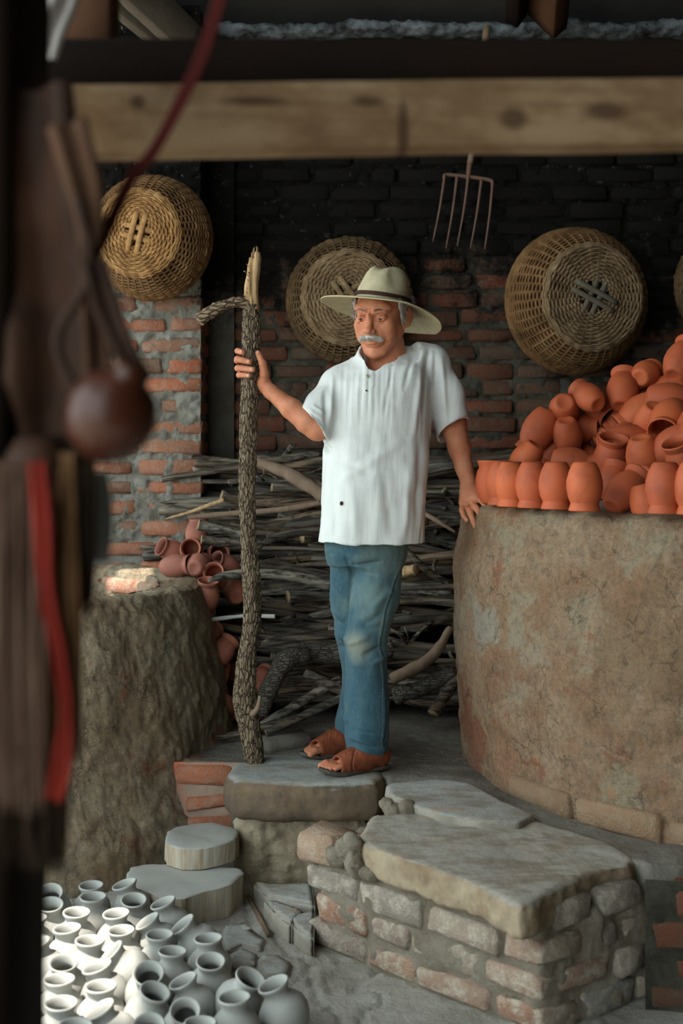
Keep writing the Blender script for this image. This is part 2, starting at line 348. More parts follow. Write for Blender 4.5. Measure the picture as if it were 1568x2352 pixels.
MT = dict(
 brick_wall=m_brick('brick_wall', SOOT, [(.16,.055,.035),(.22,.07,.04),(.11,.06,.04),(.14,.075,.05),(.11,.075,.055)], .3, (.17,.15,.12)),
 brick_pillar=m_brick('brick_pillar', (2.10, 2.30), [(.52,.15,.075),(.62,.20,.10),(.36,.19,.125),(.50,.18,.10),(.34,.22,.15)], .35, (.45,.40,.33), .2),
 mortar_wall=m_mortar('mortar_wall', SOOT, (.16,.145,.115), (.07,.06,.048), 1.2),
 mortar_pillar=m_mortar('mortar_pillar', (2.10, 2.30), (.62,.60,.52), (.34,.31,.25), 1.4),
 brick_step=m_brick('brick_step', None, [(.46,.23,.15),(.36,.31,.26),(.52,.32,.22),(.33,.30,.27),(.46,.36,.27)], .8, (.62,.55,.44), .2),
 mortar_step=m_mortar('mortar_step', None, (.76,.66,.51), (.50,.41,.30), 1.4),
 brick_kiln=m_brick('brick_kiln', None, [(.40,.19,.11),(.36,.23,.14),(.34,.22,.13),(.40,.24,.15),(.32,.21,.13)], .8, (.36,.26,.17), .2),
 brick_lining=m_brick('brick_lining', None, [(.52,.22,.14),(.60,.30,.20),(.50,.38,.27),(.62,.28,.18),(.58,.42,.30)], .5, (.62,.54,.43), .15),
 clay_r=m_clay('kiln_clay_red', (.34,.175,.10), (.48,.30,.185), (.56,.39,.26), (.50,.40,.27), 12, .9, [(P(1105,1690,4.15), .17, (.36,.12,.07), .7), (P(1095,1590,4.2), .10, (.40,.16,.10), .6), (P(1150,1440,3.95), .14, (.50,.47,.38), .8), (P(1250,1520,3.75), .15, (.50,.44,.33), .6), (P(1450,1310,3.45), .05, (.66,.33,.17), .9), (P(1180,1760,3.85), .10, (.52,.27,.16), .6), (P(1500,1500,3.4), .25, (.34,.22,.13), .6)]),
 clay_l=m_clay('kiln_clay_brown', (.40,.28,.17), (.55,.43,.29), (.64,.53,.38), (.48,.37,.25), 22, 1.1),
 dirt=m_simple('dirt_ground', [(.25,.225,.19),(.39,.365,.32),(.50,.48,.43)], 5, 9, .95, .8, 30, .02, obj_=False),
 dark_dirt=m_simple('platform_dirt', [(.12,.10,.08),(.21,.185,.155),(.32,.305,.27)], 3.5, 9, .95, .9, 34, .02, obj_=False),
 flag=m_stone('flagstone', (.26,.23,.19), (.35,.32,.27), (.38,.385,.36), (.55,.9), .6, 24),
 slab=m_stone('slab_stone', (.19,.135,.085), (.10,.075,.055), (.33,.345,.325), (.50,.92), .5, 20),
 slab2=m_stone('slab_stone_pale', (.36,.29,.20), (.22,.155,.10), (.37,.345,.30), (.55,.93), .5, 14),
 plaster=m_simple('riser_plaster', [(.24,.18,.12),(.42,.34,.235),(.60,.52,.40)], 6, 9, .95, 1.0, 26, .03, obj_=False),
 redclay=m_simple('red_clay', [(.30,.20,.15),(.30,.22,.17),(.50,.15,.09)], 5, 4, .9, .6, 30, .01, obj_=False, pos=[.3,.5,.62]),
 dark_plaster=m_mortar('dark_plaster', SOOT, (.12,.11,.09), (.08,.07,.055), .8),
 terra=m_terra('terracotta', (.56,.125,.042), (.42,.085,.032), .6),
 terra2=m_terra('terracotta_dusty', (.44,.15,.09), (.32,.12,.085), .6, .75),
 greypot=m_simple('unfired_clay', [(.30,.30,.28),(.38,.38,.355),(.45,.44,.41)], 7, 5, .8, .12, 90, .002, rnd=.1),
 bark=m_bark('staff_bark', (.32,.25,.17), (.16,.115,.075), (.035,.025,.018), 2, 110),
 barewood=m_simple('bare_wood', [(.16,.085,.04),(.42,.27,.14),(.56,.41,.24)], 12, 6, .8, .6, 60, .006, stretch=(4,4,.5)),
 twig=m_twig('branch_bark', [(.07,.055,.042),(.20,.17,.135),(.13,.09,.06),(.30,.27,.22),(.09,.08,.07),(.24,.17,.115)]),
 log=m_bark('log_bark', (.19,.17,.145), (.12,.105,.088), (.04,.034,.028), 0, 100),
 cut=m_simple('cut_wood', [(.25,.16,.09),(.40,.28,.17)], 20, 5, .85, .3),
 stumpside=m_simple('stump_side', [(.12,.08,.05),(.36,.29,.205),(.50,.46,.385)], 4, 7, .85, .6, 18, .008, stretch=(5,5,.35), pos=[.30,.42,.62]),
 stumptop=m_simple('stump_top', [(.33,.325,.30),(.42,.42,.39)], 6, 6, .9, .2, 60, .004),
 wicker=m_simple('wicker_gold', [(.10,.045,.016),(.32,.17,.065),(.54,.33,.14)], 16, 7, .75, .4, 90, .003, rnd=0),
 wicker2=m_simple('wicker_grey', [(.09,.052,.028),(.22,.145,.08),(.37,.26,.155)], 14, 7, .8, .4, 90, .003),
 wickerd=m_simple('wicker_dark', [(.035,.022,.012),(.11,.068,.034),(.20,.125,.06)], 10, 7, .8, .4, 90, .003),
 wickerm=m_simple('wicker_brown', [(.055,.028,.012),(.18,.095,.04),(.31,.18,.085)], 10, 7, .8, .4, 90, .003), wickerg=m_simple('wicker_old', [(.10,.08,.06),(.20,.165,.125)], 14, 6, .85, .4, 60),
 iron=m_simple('rusty_iron', [(.13,.075,.055),(.20,.12,.085)], 20, 6, .8, .5, 80, .003),
 haft=m_simple('fork_handle', [(.16,.11,.075),(.24,.17,.12)], 10, 6, .8, .4, 60, .004, stretch=(4,4,.5)),
 pale_plank=m_plank(),
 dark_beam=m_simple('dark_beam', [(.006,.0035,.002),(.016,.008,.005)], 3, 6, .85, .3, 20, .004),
 rafter=m_simple('rafter_wood', [(.07,.055,.04),(.13,.105,.08)], 5, 6, .85, .5, 30, .006),
 rafter2=m_simple('rafter_brown', [(.06,.028,.016),(.11,.05,.026)], 5, 6, .85, .5, 30, .006),
 roof=m_simple('roof_sheet', [(.03,.028,.026),(.05,.046,.042)], 3, 4, .9, .3, 12, .01),
)
def M_(k): return MT[k]

# ------------------------------------------------------------------ bricks
def brick_variants(n, L=.26, H=.058, D=.12, jit=.007, bev=.010):
    out = []
    for i in range(n):
        bm = bmesh.new(); bmesh.ops.create_cube(bm, size=1)
        for v in bm.verts: v.co = Vector((v.co.x*L, v.co.y*D, v.co.z*H))+Vector([random.uniform(-jit, jit) for _ in range(3)])
        bmesh.ops.bevel(bm, geom=bm.edges[:], offset=bev, segments=1, affect='EDGES', profile=.6)
        for v in bm.verts: v.co += Vector([random.uniform(-jit, jit)*.45 for _ in range(3)])
        me = bpy.data.meshes.new('brick'); bm.to_mesh(me); bm.free(); me.polygons.foreach_set('use_smooth', [True]*len(me.polygons)); out.append(me)
    return out
BV = brick_variants(10); BH = brick_variants(6, .13)
_bm = {}
def brick(parent, mat, c, l, h=.058, d=.12, rz=0, rx=0, ry=0, name='brick'):
    half = l < .19; i = random.randrange(6 if half else 10); k = (half, i, mat)
    if k not in _bm:
        me = (BH if half else BV)[i].copy(); me.name = 'brick'; me.materials.append(MT[mat]); _bm[k] = me
    o = link(name, _bm[k], parent, c, (rx+random.uniform(-.012,.012), ry+random.uniform(-.014,.014), rz+random.uniform(-.014,.014)+(PI if random.random() < .5 else 0)), (l/(.13 if half else .26), d/.12, h/.058))
    return o
def rough_grid(o, eu, ev, nu, nv, nrm, amp, s, seed=0):     # displaced sheet: origin, edge vectors, counts
    o, eu, ev, nrm = [np.array(x, float) for x in (o, eu, ev, nrm)]
    u, v = np.meshgrid(np.linspace(0, 1, nu), np.linspace(0, 1, nv), indexing='ij'); p = o+u[..., None]*eu+v[..., None]*ev
    p = p+nrm*(fbm(p+seed, s, 4)*amp)[..., None]; return p.reshape(-1, 3), grid_faces(nu, nv)

# ------------------------------------------------------------------ floor and raised floor
PZ = .35                                                   # height of the raised floor
def zfloor(x, y):
    p = np.stack([x, y, 0*x], -1); z = fbm(p, 2.2, 4)*.014+fbm(p+9, 14, 3)*.004
    c = cells(p+fbm(p, 5, 3)[..., None]*.10, 2.6); m = (y > 2.9)*(x > -.62)*(x < .2)          # worn paving patches with lifted edges
    return z-m*np.where(c < .035, .010, 0)
u, v = np.meshgrid(np.linspace(-2.6, 2.6, 420), np.linspace(1.8, 5.7, 330), indexing='ij')
fl = obj('floor', np.stack([u, v, zfloor(u, v)], -1).reshape(-1, 3), grid_faces(420, 330)[:, ::-1].copy(), MT['dirt']); tag(fl, kind='structure')
gv = [(-14,-12,-.012),(14,-12,-.012),(14,1.81,-.012),(-14,1.81,-.012),(-14,6,-.012),(-2.59,6,-.012),(-2.59,1.81,-.012),(14,6,-.012),(2.59,1.81,-.012),(2.59,6,-.012)]
go = obj('ground', gv, [(0,1,2,3),(3,6,5,4),(8,2,7,9)], MT['dirt']); tag(go, kind='structure')
# broken paving pieces lying in the dirt, in front of the cut logs
def slab_poly(name, pts, z0, z1, mat, parent=None, ex=0, rough=.006, seed=0, n=3, bev=.008, tilt=None):
    bm = bmesh.new(); vs_ = [bm.verts.new((p[0], p[1], z0)) for p in pts]; f = bm.faces.new(vs_); bm.normal_update()
    if f.normal.z < 0: f.normal_flip()
    r = bmesh.ops.extrude_face_region(bm, geom=[f]); 
    for g in r['geom']:
        if isinstance(g, bmesh.types.BMVert): g.co.z = z1
    bmesh.ops.recalc_face_normals(bm, faces=bm.faces[:]); bmesh.ops.bevel(bm, geom=bm.edges[:], offset=bev, segments=2, affect='EDGES')
    bmesh.ops.triangulate(bm, faces=bm.faces[:]); 
    for _ in range(n): bmesh.ops.subdivide_edges(bm, edges=[e for e in bm.edges if e.calc_length() > .018], cuts=1, use_grid_fill=True); 
    co = np.array([v.co[:] for v in bm.verts]); 
    no = np.array([v.normal[:] for v in bm.verts]); bm.normal_update(); no = np.array([v.normal[:] for v in bm.verts])
    co = co+no*(fbm(co+seed, 9, 4)*rough*1.6+fbm(co+seed, 45, 3)*rough*.6)[:, None]
    for v_, c in zip(bm.verts, co): v_.co = c
    me = bpy.data.meshes.new(name); bm.to_mesh(me); bm.free(); me.polygons.foreach_set('use_smooth', [True]*len(me.polygons)); me.materials.append(mat)
    return link(name, me, parent)
def G(px, py, z): D = (CZ-z)*F/(py-HZ); return ((px-784)/F*D, D)   # a point on a level plane
pave = [[(425,2118),(470,2128),(512,2152),(508,2182),(462,2205),(434,2170)],[(512,2120),(560,2112),(610,2150),(600,2178),(556,2165),(520,2184),(508,2150)],
        [(520,2190),(558,2172),(592,2188),(588,2214),(546,2224),(512,2212)],[(600,2186),(640,2190),(668,2206),(660,2232),(612,2236),(596,2216)],[(474,2210),(508,2192),(512,2216),(498,2234),(470,2226)]]
for i, pl in enumerate(pave):
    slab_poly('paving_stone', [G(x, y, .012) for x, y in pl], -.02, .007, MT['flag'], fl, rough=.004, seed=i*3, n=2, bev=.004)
# raised floor: polygon in plan, with a lumpy top
s = S()
plat = [(-2.6,5.8),(-2.6,4.6),(-1.0,4.3),(-.52,4.20),(-.36,4.17),(-.34,4.07),(.12,4.05),(.15,3.96),(.13,3.64),(.42,3.42),(.74,3.22),(.80,3.13),(1.1,3.09),(2.6,2.95),(2.6,5.8)]
u, v = np.meshgrid(np.linspace(-2.6, 2.6, 360), np.linspace(2.8, 5.75, 240), indexing='ij')
d = polydist(u, v, plat); p = np.stack([u, v, 0*u], -1)
z = PZ-.012+fbm(p, 3, 4)*.012+fbm(p, 25, 3)*.005; z = np.where(d < 0, np.maximum(-.05, PZ+d*14-.02), z)
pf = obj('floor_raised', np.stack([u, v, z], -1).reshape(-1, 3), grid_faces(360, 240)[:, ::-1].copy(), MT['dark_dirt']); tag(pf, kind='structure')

# ------------------------------------------------------------------ back wall
WY = 5.62
v, f = rough_grid((-.70, WY, .30), (2.75, 0, 0), (0, 0, 3.12), 420, 460, (0, -1, 0), .026, 16)
wb = obj('wall_back', v, f, MT['mortar_wall']); tag(wb, kind='structure')
bx = box(.6, WY+.13, 1.7, 5.4, .2, 3.4); obj('masonry', bx[0], bx[1], MT['mortar_wall'], wb, False)
pit = .0835; z = .98; r = 0
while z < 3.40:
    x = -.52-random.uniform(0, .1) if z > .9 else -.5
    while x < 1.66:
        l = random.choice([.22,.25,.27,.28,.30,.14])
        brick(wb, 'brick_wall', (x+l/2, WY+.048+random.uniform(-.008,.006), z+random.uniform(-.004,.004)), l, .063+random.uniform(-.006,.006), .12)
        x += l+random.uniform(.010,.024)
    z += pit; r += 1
ob = rough_grid((-.70, WY-.05, .3), (.20, 0, 0), (0, 0, 3.1), 24, 200, (0, -1, 0), .02, 6); obj('plaster_strip', ob[0], ob[1], MT['dark_plaster'], wb)
v, f = box(.6, WY-.03, 3.43, 3.0, .26, .05)
# uneven crest of mortar lumps along the wall top, bluish sky light painted in
s = S()
for i in range(22):
    x = -.95+i*.125; s.ell((x, WY-.02+random.uniform(-.02,.02), 3.40+random.uniform(-.012,.012)), (.11, .10, .022+random.uniform(0,.012)), .03)
v, f = s.mesh(.012); v = v+vnormals(v, f)*(fbm(v, 25, 4)*.018)[:, None]; crest = obj('wall_crest', v, f, m_mortar('crest_mortar_sky_tint', None, (.30,.34,.37), (.05,.05,.05), 1.0), wb)
# ------------------------------------------------------------------ brick pillar to the left
PY = 5.33
v, f = rough_grid((-1.22, PY-.004, .30), (.594, 0, 0), (0, 0, 3.12), 130, 640, (0, -1, 0), .034, 17)
pil = obj('wall_left', v, f, MT['mortar_pillar']); tag(pil, kind='structure')
v, f = box(-.925, PY+.17, 1.86, .585, .33, 3.12); obj('masonry', v, f, MT['mortar_pillar'], pil, False)
z = .37; r = 0
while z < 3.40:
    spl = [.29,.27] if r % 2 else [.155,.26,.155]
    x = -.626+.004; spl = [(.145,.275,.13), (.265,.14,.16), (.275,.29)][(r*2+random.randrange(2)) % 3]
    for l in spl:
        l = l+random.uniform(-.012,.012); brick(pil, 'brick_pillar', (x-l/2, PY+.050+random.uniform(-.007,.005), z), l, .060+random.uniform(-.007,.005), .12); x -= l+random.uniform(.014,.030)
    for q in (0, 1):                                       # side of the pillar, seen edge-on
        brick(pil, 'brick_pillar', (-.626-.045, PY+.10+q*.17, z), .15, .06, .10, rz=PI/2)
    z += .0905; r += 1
# ------------------------------------------------------------------ front light blocker, right wall, roof
v, f = box(1.3, -1.6, 2.9, 4.0, .2, 5.9); wf = obj('front_light_blocker', v, f, MT['mortar_wall'], None, False); tag(wf, kind='structure')  # unseen wall behind camera, added to block fill light and deepen contrast
v, f = box(3.2, 1.8, 2.9, .2, 8, 5.9); wr = obj('wall_right', v, f, MT['mortar_wall'], None, False); tag(wr, kind='structure')
def rz_(y): return 3.50+(WY-y)*.30                           # underside of the roof, rising towards the camera
RX = [-3.2,-1.80,-1.18,3.3]
def roofquad(x0, x1, y0, y1): return [(x0,y0,rz_(y0)),(x1,y0,rz_(y0)),(x1,y1,rz_(y1)),(x0,y1,rz_(y1))]
HOLES = []
def hole_for(p0, p1, p2, p3):
    q = []
    for p in (p0, p1, p2, p3):
        p = Vector(p); t = (rz_(p.y)-p.z)/(SUN.z+SUN.y*.30); q.append(p+SUN*t)
    xs = [a.x for a in q]; ys = [a.y for a in q]; HOLES.append((min(xs), max(xs), min(ys), max(ys)))
hole_for((-1.25,2.75,.06), (-.535,2.75,.06), (-.535,3.42,.06), (-1.25,3.42,.06))
hole_for((-1.02,5.0,.85), (-.80,5.0,.85), (-.80,5.16,.90), (-1.02,5.16,.90))
xs = sorted({-3.2, 3.3, *[a for h in HOLES for a in h[:2]]}); ys = sorted({-1.5, WY+1.0, *[a for h in HOLES for a in h[2:]]})
vv = []; ff = []
for i in range(len(xs)-1):
    for j in range(len(ys)-1):
        cx, cy = (xs[i]+xs[i+1])/2, (ys[j]+ys[j+1])/2
        if any(h[0] < cx < h[1] and h[2] < cy < h[3] for h in HOLES): continue
        q = roofquad(xs[i], xs[i+1], ys[j], ys[j+1]); n = len(vv); vv += q+[(a, b, c+.04) for a, b, c in q]
        ff += [(n,n+3,n+2,n+1),(n+4,n+5,n+6,n+7),(n,n+1,n+5,n+4),(n+1,n+2,n+6,n+5),(n+2,n+3,n+7,n+6),(n+3,n,n+4,n+7)]
ro = obj('ceiling', vv, ff, MT['roof'], None, False); tag(ro, kind='structure')
def timber(name, a, b, w, h, mat, parent=None, up=(0,0,1), rough=.004):
    a, b = Vector(a), Vector(b); d = (b-a); L = d.length; d.normalize(); sx = d.cross(Vector(up)).normalized(); uz = sx.cross(d)
    n = max(3, int(L/.06)); rows = []; hw, hh = w/2, h/2; e = min(w, h)*.08
    for i in range(n+1):
        c = a+d*(L*i/n)
        for x, y in ((-hw+e,-hh),(hw-e,-hh),(hw,-hh+e),(hw,hh-e),(hw-e,hh),(-hw+e,hh),(-hw,hh-e),(-hw,-hh+e)): rows.append(c+sx*x+uz*y)
    v = np.array([q[:] for q in rows]); v = v+(fbm(v, 6, 3)[:, None]*rough)
    f = grid_faces(n+1, 8, True).tolist()+[list(range(8))[::-1], [n*8+k for k in range(8)]]
    return obj(name, v, f, mat, parent)
for a, b, w_, h_, m_, l_ in [((190,-60),(395,112),.10,.05,'rafter','narrow pale grey rafter running down beside a wider one at the top'),((270,-60),(452,110),.17,.06,'rafter','wide pale grey rafter board slanting down at top left'),
      ((1192,-60),(1184,40),.07,.08,'dark_beam','thin black rafter end above the wall'),((1263,-60),(1256,46),.18,.09,'rafter2','reddish brown rafter end above the wall at top right')]:
    t = timber('rafter', P(*a, 5.0), P(*b, 5.35), w_, h_, MT[m_], up=(0,-1,.3)); tag(t, l_, 'rafter', 'roof rafters')

# ------------------------------------------------------------------ round kilns of mud and brick
def ring_wall(name, cx, cy, prof, mat, nth, amp, seed, th0=0, th1=2*PI, taper=None):
    th = np.linspace(th0, th1, nth); pr = spline(prof, 150)
    r, z = pr[:, 0], pr[:, 1]; T, Rr = np.meshgrid(th, r, indexing='xy'); Z = np.repeat(z[:, None], nth, 1)
    p = np.stack([cx+Rr*np.cos(T), cy+Rr*np.sin(T), Z], -1)
    dz = np.gradient(z); dr = np.gradient(r); L = np.hypot(dz, dr)+1e-9; nr = (dz/L)[:, None]; nz = (-dr/L)[:, None]
    q = p+seed; k = fbm(q, 1.7, 3)*amp*2.2+fbm(q, 7, 4)*amp*1.1+fbm(q, 30, 4)*amp*.45-np.clip(.10-cells(q+fbm(q, 8, 3)[..., None]*.06, 8), 0, 1)*amp*1.6
    p = p+np.stack([np.cos(T)*nr*k, np.sin(T)*nr*k, nz*k*.7], -1)
    return obj(name, p.reshape(-1, 3), grid_faces(150, nth)[:, ::-1].copy(), mat)
# left kiln, open ring
LK = (-1.34, 4.70); RL = .80
lk = empty('clay_kiln', (LK[0], LK[1], 0)); tag(lk, 'low round kiln of cracked brown mud with an open brick-lined mouth', 'kiln')
o = ring_wall('mud_wall', *LK, [(1.01,-.03),(.975,.10),(.915,.25),(.88,.45),(.85,.65),(.825,.82),(.80,.895),(.775,.918),(.70,.925),(.63,.915),(.60,.88),(.59,.6),(.58,.3)], MT['clay_l'], 760, .019, 3.1)
o.parent = lk; o.location = -Vector(lk.location)
for r in range(3):
    n = 15; z = .86-r*.085
    for i in range(n):
        a = (i+.5*(r % 2))/n*2*PI
        brick(lk, 'brick_lining', Vector((.622*math.cos(a), .622*math.sin(a), z)), .235, .068, .10, rz=a+PI/2)
u = np.linspace(0, 2*PI, 40, endpoint=False); obj('kiln_floor', [(.62*math.cos(a), .62*math.sin(a), .42) for a in u], [list(range(40))], MT['dark_dirt'], lk)
# right kiln, loaded with jugs
RK = (1.72, 4.30); RR = 1.29
rk = empty('clay_kiln', (RK[0], RK[1], PZ)); tag(rk, 'tall round kiln of reddish mud plaster heaped with orange jugs', 'kiln')
o = ring_wall('mud_wall', *RK, [(1.285,.28),(1.285,.42),(1.30,.60),(1.31,.80),(1.305,1.0),(1.29,1.12),(1.275,1.20),(1.255,1.235),(1.20,1.248),(1.12,1.245),(1.09,1.22),(1.08,1.1)], MT['clay_r'], 1000, .013, 7.7, PI*.75, PI*1.75)
o.parent = rk; o.location = -Vector(rk.location)
HS = .70
v, f = lathe([(1.12,1.20),(1.02,1.245),(.9,1.25+.10*HS),(.6,1.25+.42*HS),(.3,1.25+.72*HS),(.02,1.25+.9*HS)], 64); v = v+np.array([RK[0], RK[1], 0]); v[:, 2] += fbm(v, 6, 3)*.02
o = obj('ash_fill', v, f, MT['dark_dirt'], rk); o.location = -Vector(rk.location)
# brick courses bared at the foot of the right kiln
def on_kiln(a, z, off): return (RK[0]+(1.29+off)*math.cos(a)-RK[0], RK[1]+(1.29+off)*math.sin(a)-RK[1], z-PZ)
for zc, a0, a1, off in ((.372,3.52,4.50,.020),(.448,3.50,4.50,.000),(.530,3.44,3.86,-.028),(.615,3.40,3.66,-.030),(.72,3.36,3.5,-.034)):
    a = a0+random.uniform(0,.04)
    while a < a1:
        l = random.choice([.25,.28,.22,.14]); a2 = a+(l/2)/1.29
        if not (zc > .44 and random.random() < .22): brick(rk, 'brick_kiln', on_kiln(a2, zc, off-.071+random.uniform(-.006,.004)), l, .070, .11, rz=a2+PI/2)
        a += (l+.022)/1.29
for a, z_, off in ((4.14,1.06,-.047),): brick(rk, 'brick_kiln', on_kiln(a, z_, off), .2, .06, .10, rz=a+PI/2)

# ------------------------------------------------------------------ steps and slabs
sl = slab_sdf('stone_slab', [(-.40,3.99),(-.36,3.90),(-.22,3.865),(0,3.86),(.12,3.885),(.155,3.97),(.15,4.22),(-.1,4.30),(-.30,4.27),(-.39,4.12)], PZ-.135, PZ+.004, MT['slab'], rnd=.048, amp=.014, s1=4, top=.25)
tag(sl, 'thick rounded stone slab under the man in front of the staff', 'stone slab')
# plastered block beneath it
s = S(); s.loft([(-.05,-.105,4.12,.265,.20),(.10,-.11,4.12,.25,.185),(.24,-.11,4.13,.235,.165)], ex=6); v, f = s.mesh(.010); N_ = vnormals(v, f)
v = v+N_*(fbm(v, 7, 4)*.045+fbm(v, 26, 4)*.03)[:, None]; o = obj('plaster_block', v, f, MT['plaster']); tag(o, 'rough plastered masonry block carrying the rounded stone slab', 'step block')
# red clay riser left of it
v, f = rough_grid((-.62, 4.175, -.02), (.30, -.01, 0), (0, 0, .365), 60, 60, (0, -1, 0), .012, 9); o = obj('riser_left', v, f, MT['redclay'], pf)
for x, z_ in ((-.48,.305),(-.47,.12)): brick(pf, 'brick_pillar', (x, 4.215, z_), .2, .07, .12)
brick(pf, 'brick_pillar', (-.44, 4.21, .21), .2, .05, .12, ry=.15)
# thin flagstone right of the slab
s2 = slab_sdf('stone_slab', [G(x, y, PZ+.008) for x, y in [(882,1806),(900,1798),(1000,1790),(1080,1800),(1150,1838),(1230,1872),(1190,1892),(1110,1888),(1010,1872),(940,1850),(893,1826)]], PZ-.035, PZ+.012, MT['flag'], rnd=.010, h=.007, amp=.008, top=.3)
tag(s2, 'thin flat grey flagstone between the rounded slab and the large one', 'stone slab')
# rubble wedged under its corner
RUB = []
for i, (x, y, D, r) in enumerate([(905,1868,3.62,.035),(890,1850,3.70,.028),(935,1862,3.62,.03),(800,1950,3.50,.035),(780,1962,3.5,.04),(820,1985,3.46,.035),(812,1935,3.52,.03),(850,2005,3.42,.025),(925,1890,3.58,.028)]):
    D = 3.376/(1+.991*(x-784)/F)-.005 if x < 860 else D; c = P(x, y, D); s = S(); s.ell(c, (r*1.3, r, r*.8), rot=(random.random(), random.random(), random.random())); v, f = s.mesh(r/6); v = v+(np.round(fbm(v, 14, 2)*3)/3*r*.35+fbm(v, 60, 3)*r*.12)[:, None]*vnormals(v, f)
    RUB.append(obj('rubble_stone', v, f, MT['mortar_step']))
# large slab
big = [G(x, y, PZ-.02) for x, y in [(826,1922),(850,1884),(940,1873),(1080,1872),(1195,1882),(1300,1910),(1400,1938),(1462,1975),(1450,1998),(1370,2010),(1290,2045),(1228,2085),(1195,2092),(1130,2060),(1060,2030),(960,1994),(880,1968),(836,1946)]]
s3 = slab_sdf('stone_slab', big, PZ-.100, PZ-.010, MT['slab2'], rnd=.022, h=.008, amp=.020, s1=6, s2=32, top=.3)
tag(s3, 'large flat stone slab with a chipped corner topping the brick steps', 'stone slab')
# brick base of the steps
st = empty('brick_steps', (.2, 3.3, 0)); tag(st, 'crumbling brick and mortar step base beneath the large flat slab', 'steps')
for o in RUB: o.parent = st; o.location = (-.2, -3.3, 0)
A_ = np.array([-.075,3.45]); B_ = np.array([.48,2.90]); C_ = np.array([.82,3.12]); D_ = np.array([.84,3.6]); E_ = np.array([0.05,3.68])
core = [A_, B_, C_, D_, E_]
c0 = slab_sdf('core', [tuple(p) for p in [A_+(.008,.008), B_+(0,.012), C_+(-.01,.0), D_, E_]], -.03, PZ-.075, MT['mortar_step'], rnd=.012, h=.010, amp=.022, s1=9, s2=34); c0.parent = st; c0.location = (-.2, -3.3, 0)
def course(a, b, z, off, ins, lens, mat='brick_step', hh=.064, skip=()):
    e = (b-a); L = np.linalg.norm(e); e = e/L; n = np.array([e[1], -e[0]]); ang = math.atan2(e[1], e[0]); x = off; i = 0
    while x < L-.05:
        l = min(random.choice(lens), L-x)
        if l < .06: break
        if i not in skip:
            c = a+e*(x+l/2)-n*(.049+ins+random.uniform(-.008,.010)); brick(st, mat, (c[0]-.2, c[1]-3.3, z), l, hh+random.uniform(-.008,.005), .10, rz=ang)
        x += l+random.uniform(.012,.026); i += 1
for r in range(4):
    course(A_, B_, .032+r*.0805, (-.0 if r % 2 else -.04)+.02*(r==3), (.0 if r < 3 else .02), [.20,.23,.17,.13], skip=(() if r < 3 else (2,)))
    course(B_, C_, .032+r*.0805, .01*(r % 2)*6, .0, [.18,.13,.10,.15])
brick(st, 'brick_lining', (A_[0]-.2+.035, A_[1]-3.3+.03, .282), .13, .085, .13, rz=-.6)
# lower ledge of flat bricks beside the steps
led = [[(578,2020),(716,2022),(724,2075),(650,2062),(612,2052)],[(604,2060),(640,2064),(700,2088),(668,2120),(630,2092)],[(655,2098),(724,2085),(722,2148),(694,2140)]]
for i, pl in enumerate(led):
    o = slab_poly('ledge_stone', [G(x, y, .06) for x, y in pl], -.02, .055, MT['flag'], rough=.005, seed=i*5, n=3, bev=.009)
    tag(o, ['wide dusty ledge stone against the plastered block','middle ledge stone with a rounded corner beside the cut logs','lowest ledge stone touching the foot of the brick steps'][i], 'ledge stone', 'ledge stones at the foot of the steps')
# dark brick return at the far right
rb = empty('brick_plinth', (1.1, 3.2, 0)); tag(rb, 'dark brick plinth in shade at the right edge, right of the large slab', 'plinth')
v, f = rough_grid((.77, 3.035, -.03), (.9, -.12, 0), (0, 0, .365), 90, 50, (0, -1, 0), .012, 9); o = obj('core', v, f, MT['mortar_wall'], rb); o.location = (-1.1, -3.2, 0)
for r in range(4):
    x = .79+(r % 2)*.06
    while x < 1.3:
        l = random.choice([.2,.24,.14]); brick(rb, 'brick_wall', (x+l/2-1.1, 3.03+.034-(x-.8)*.13-3.2, .035+r*.080), l, .064, .10, rz=-.13); x += l+.02

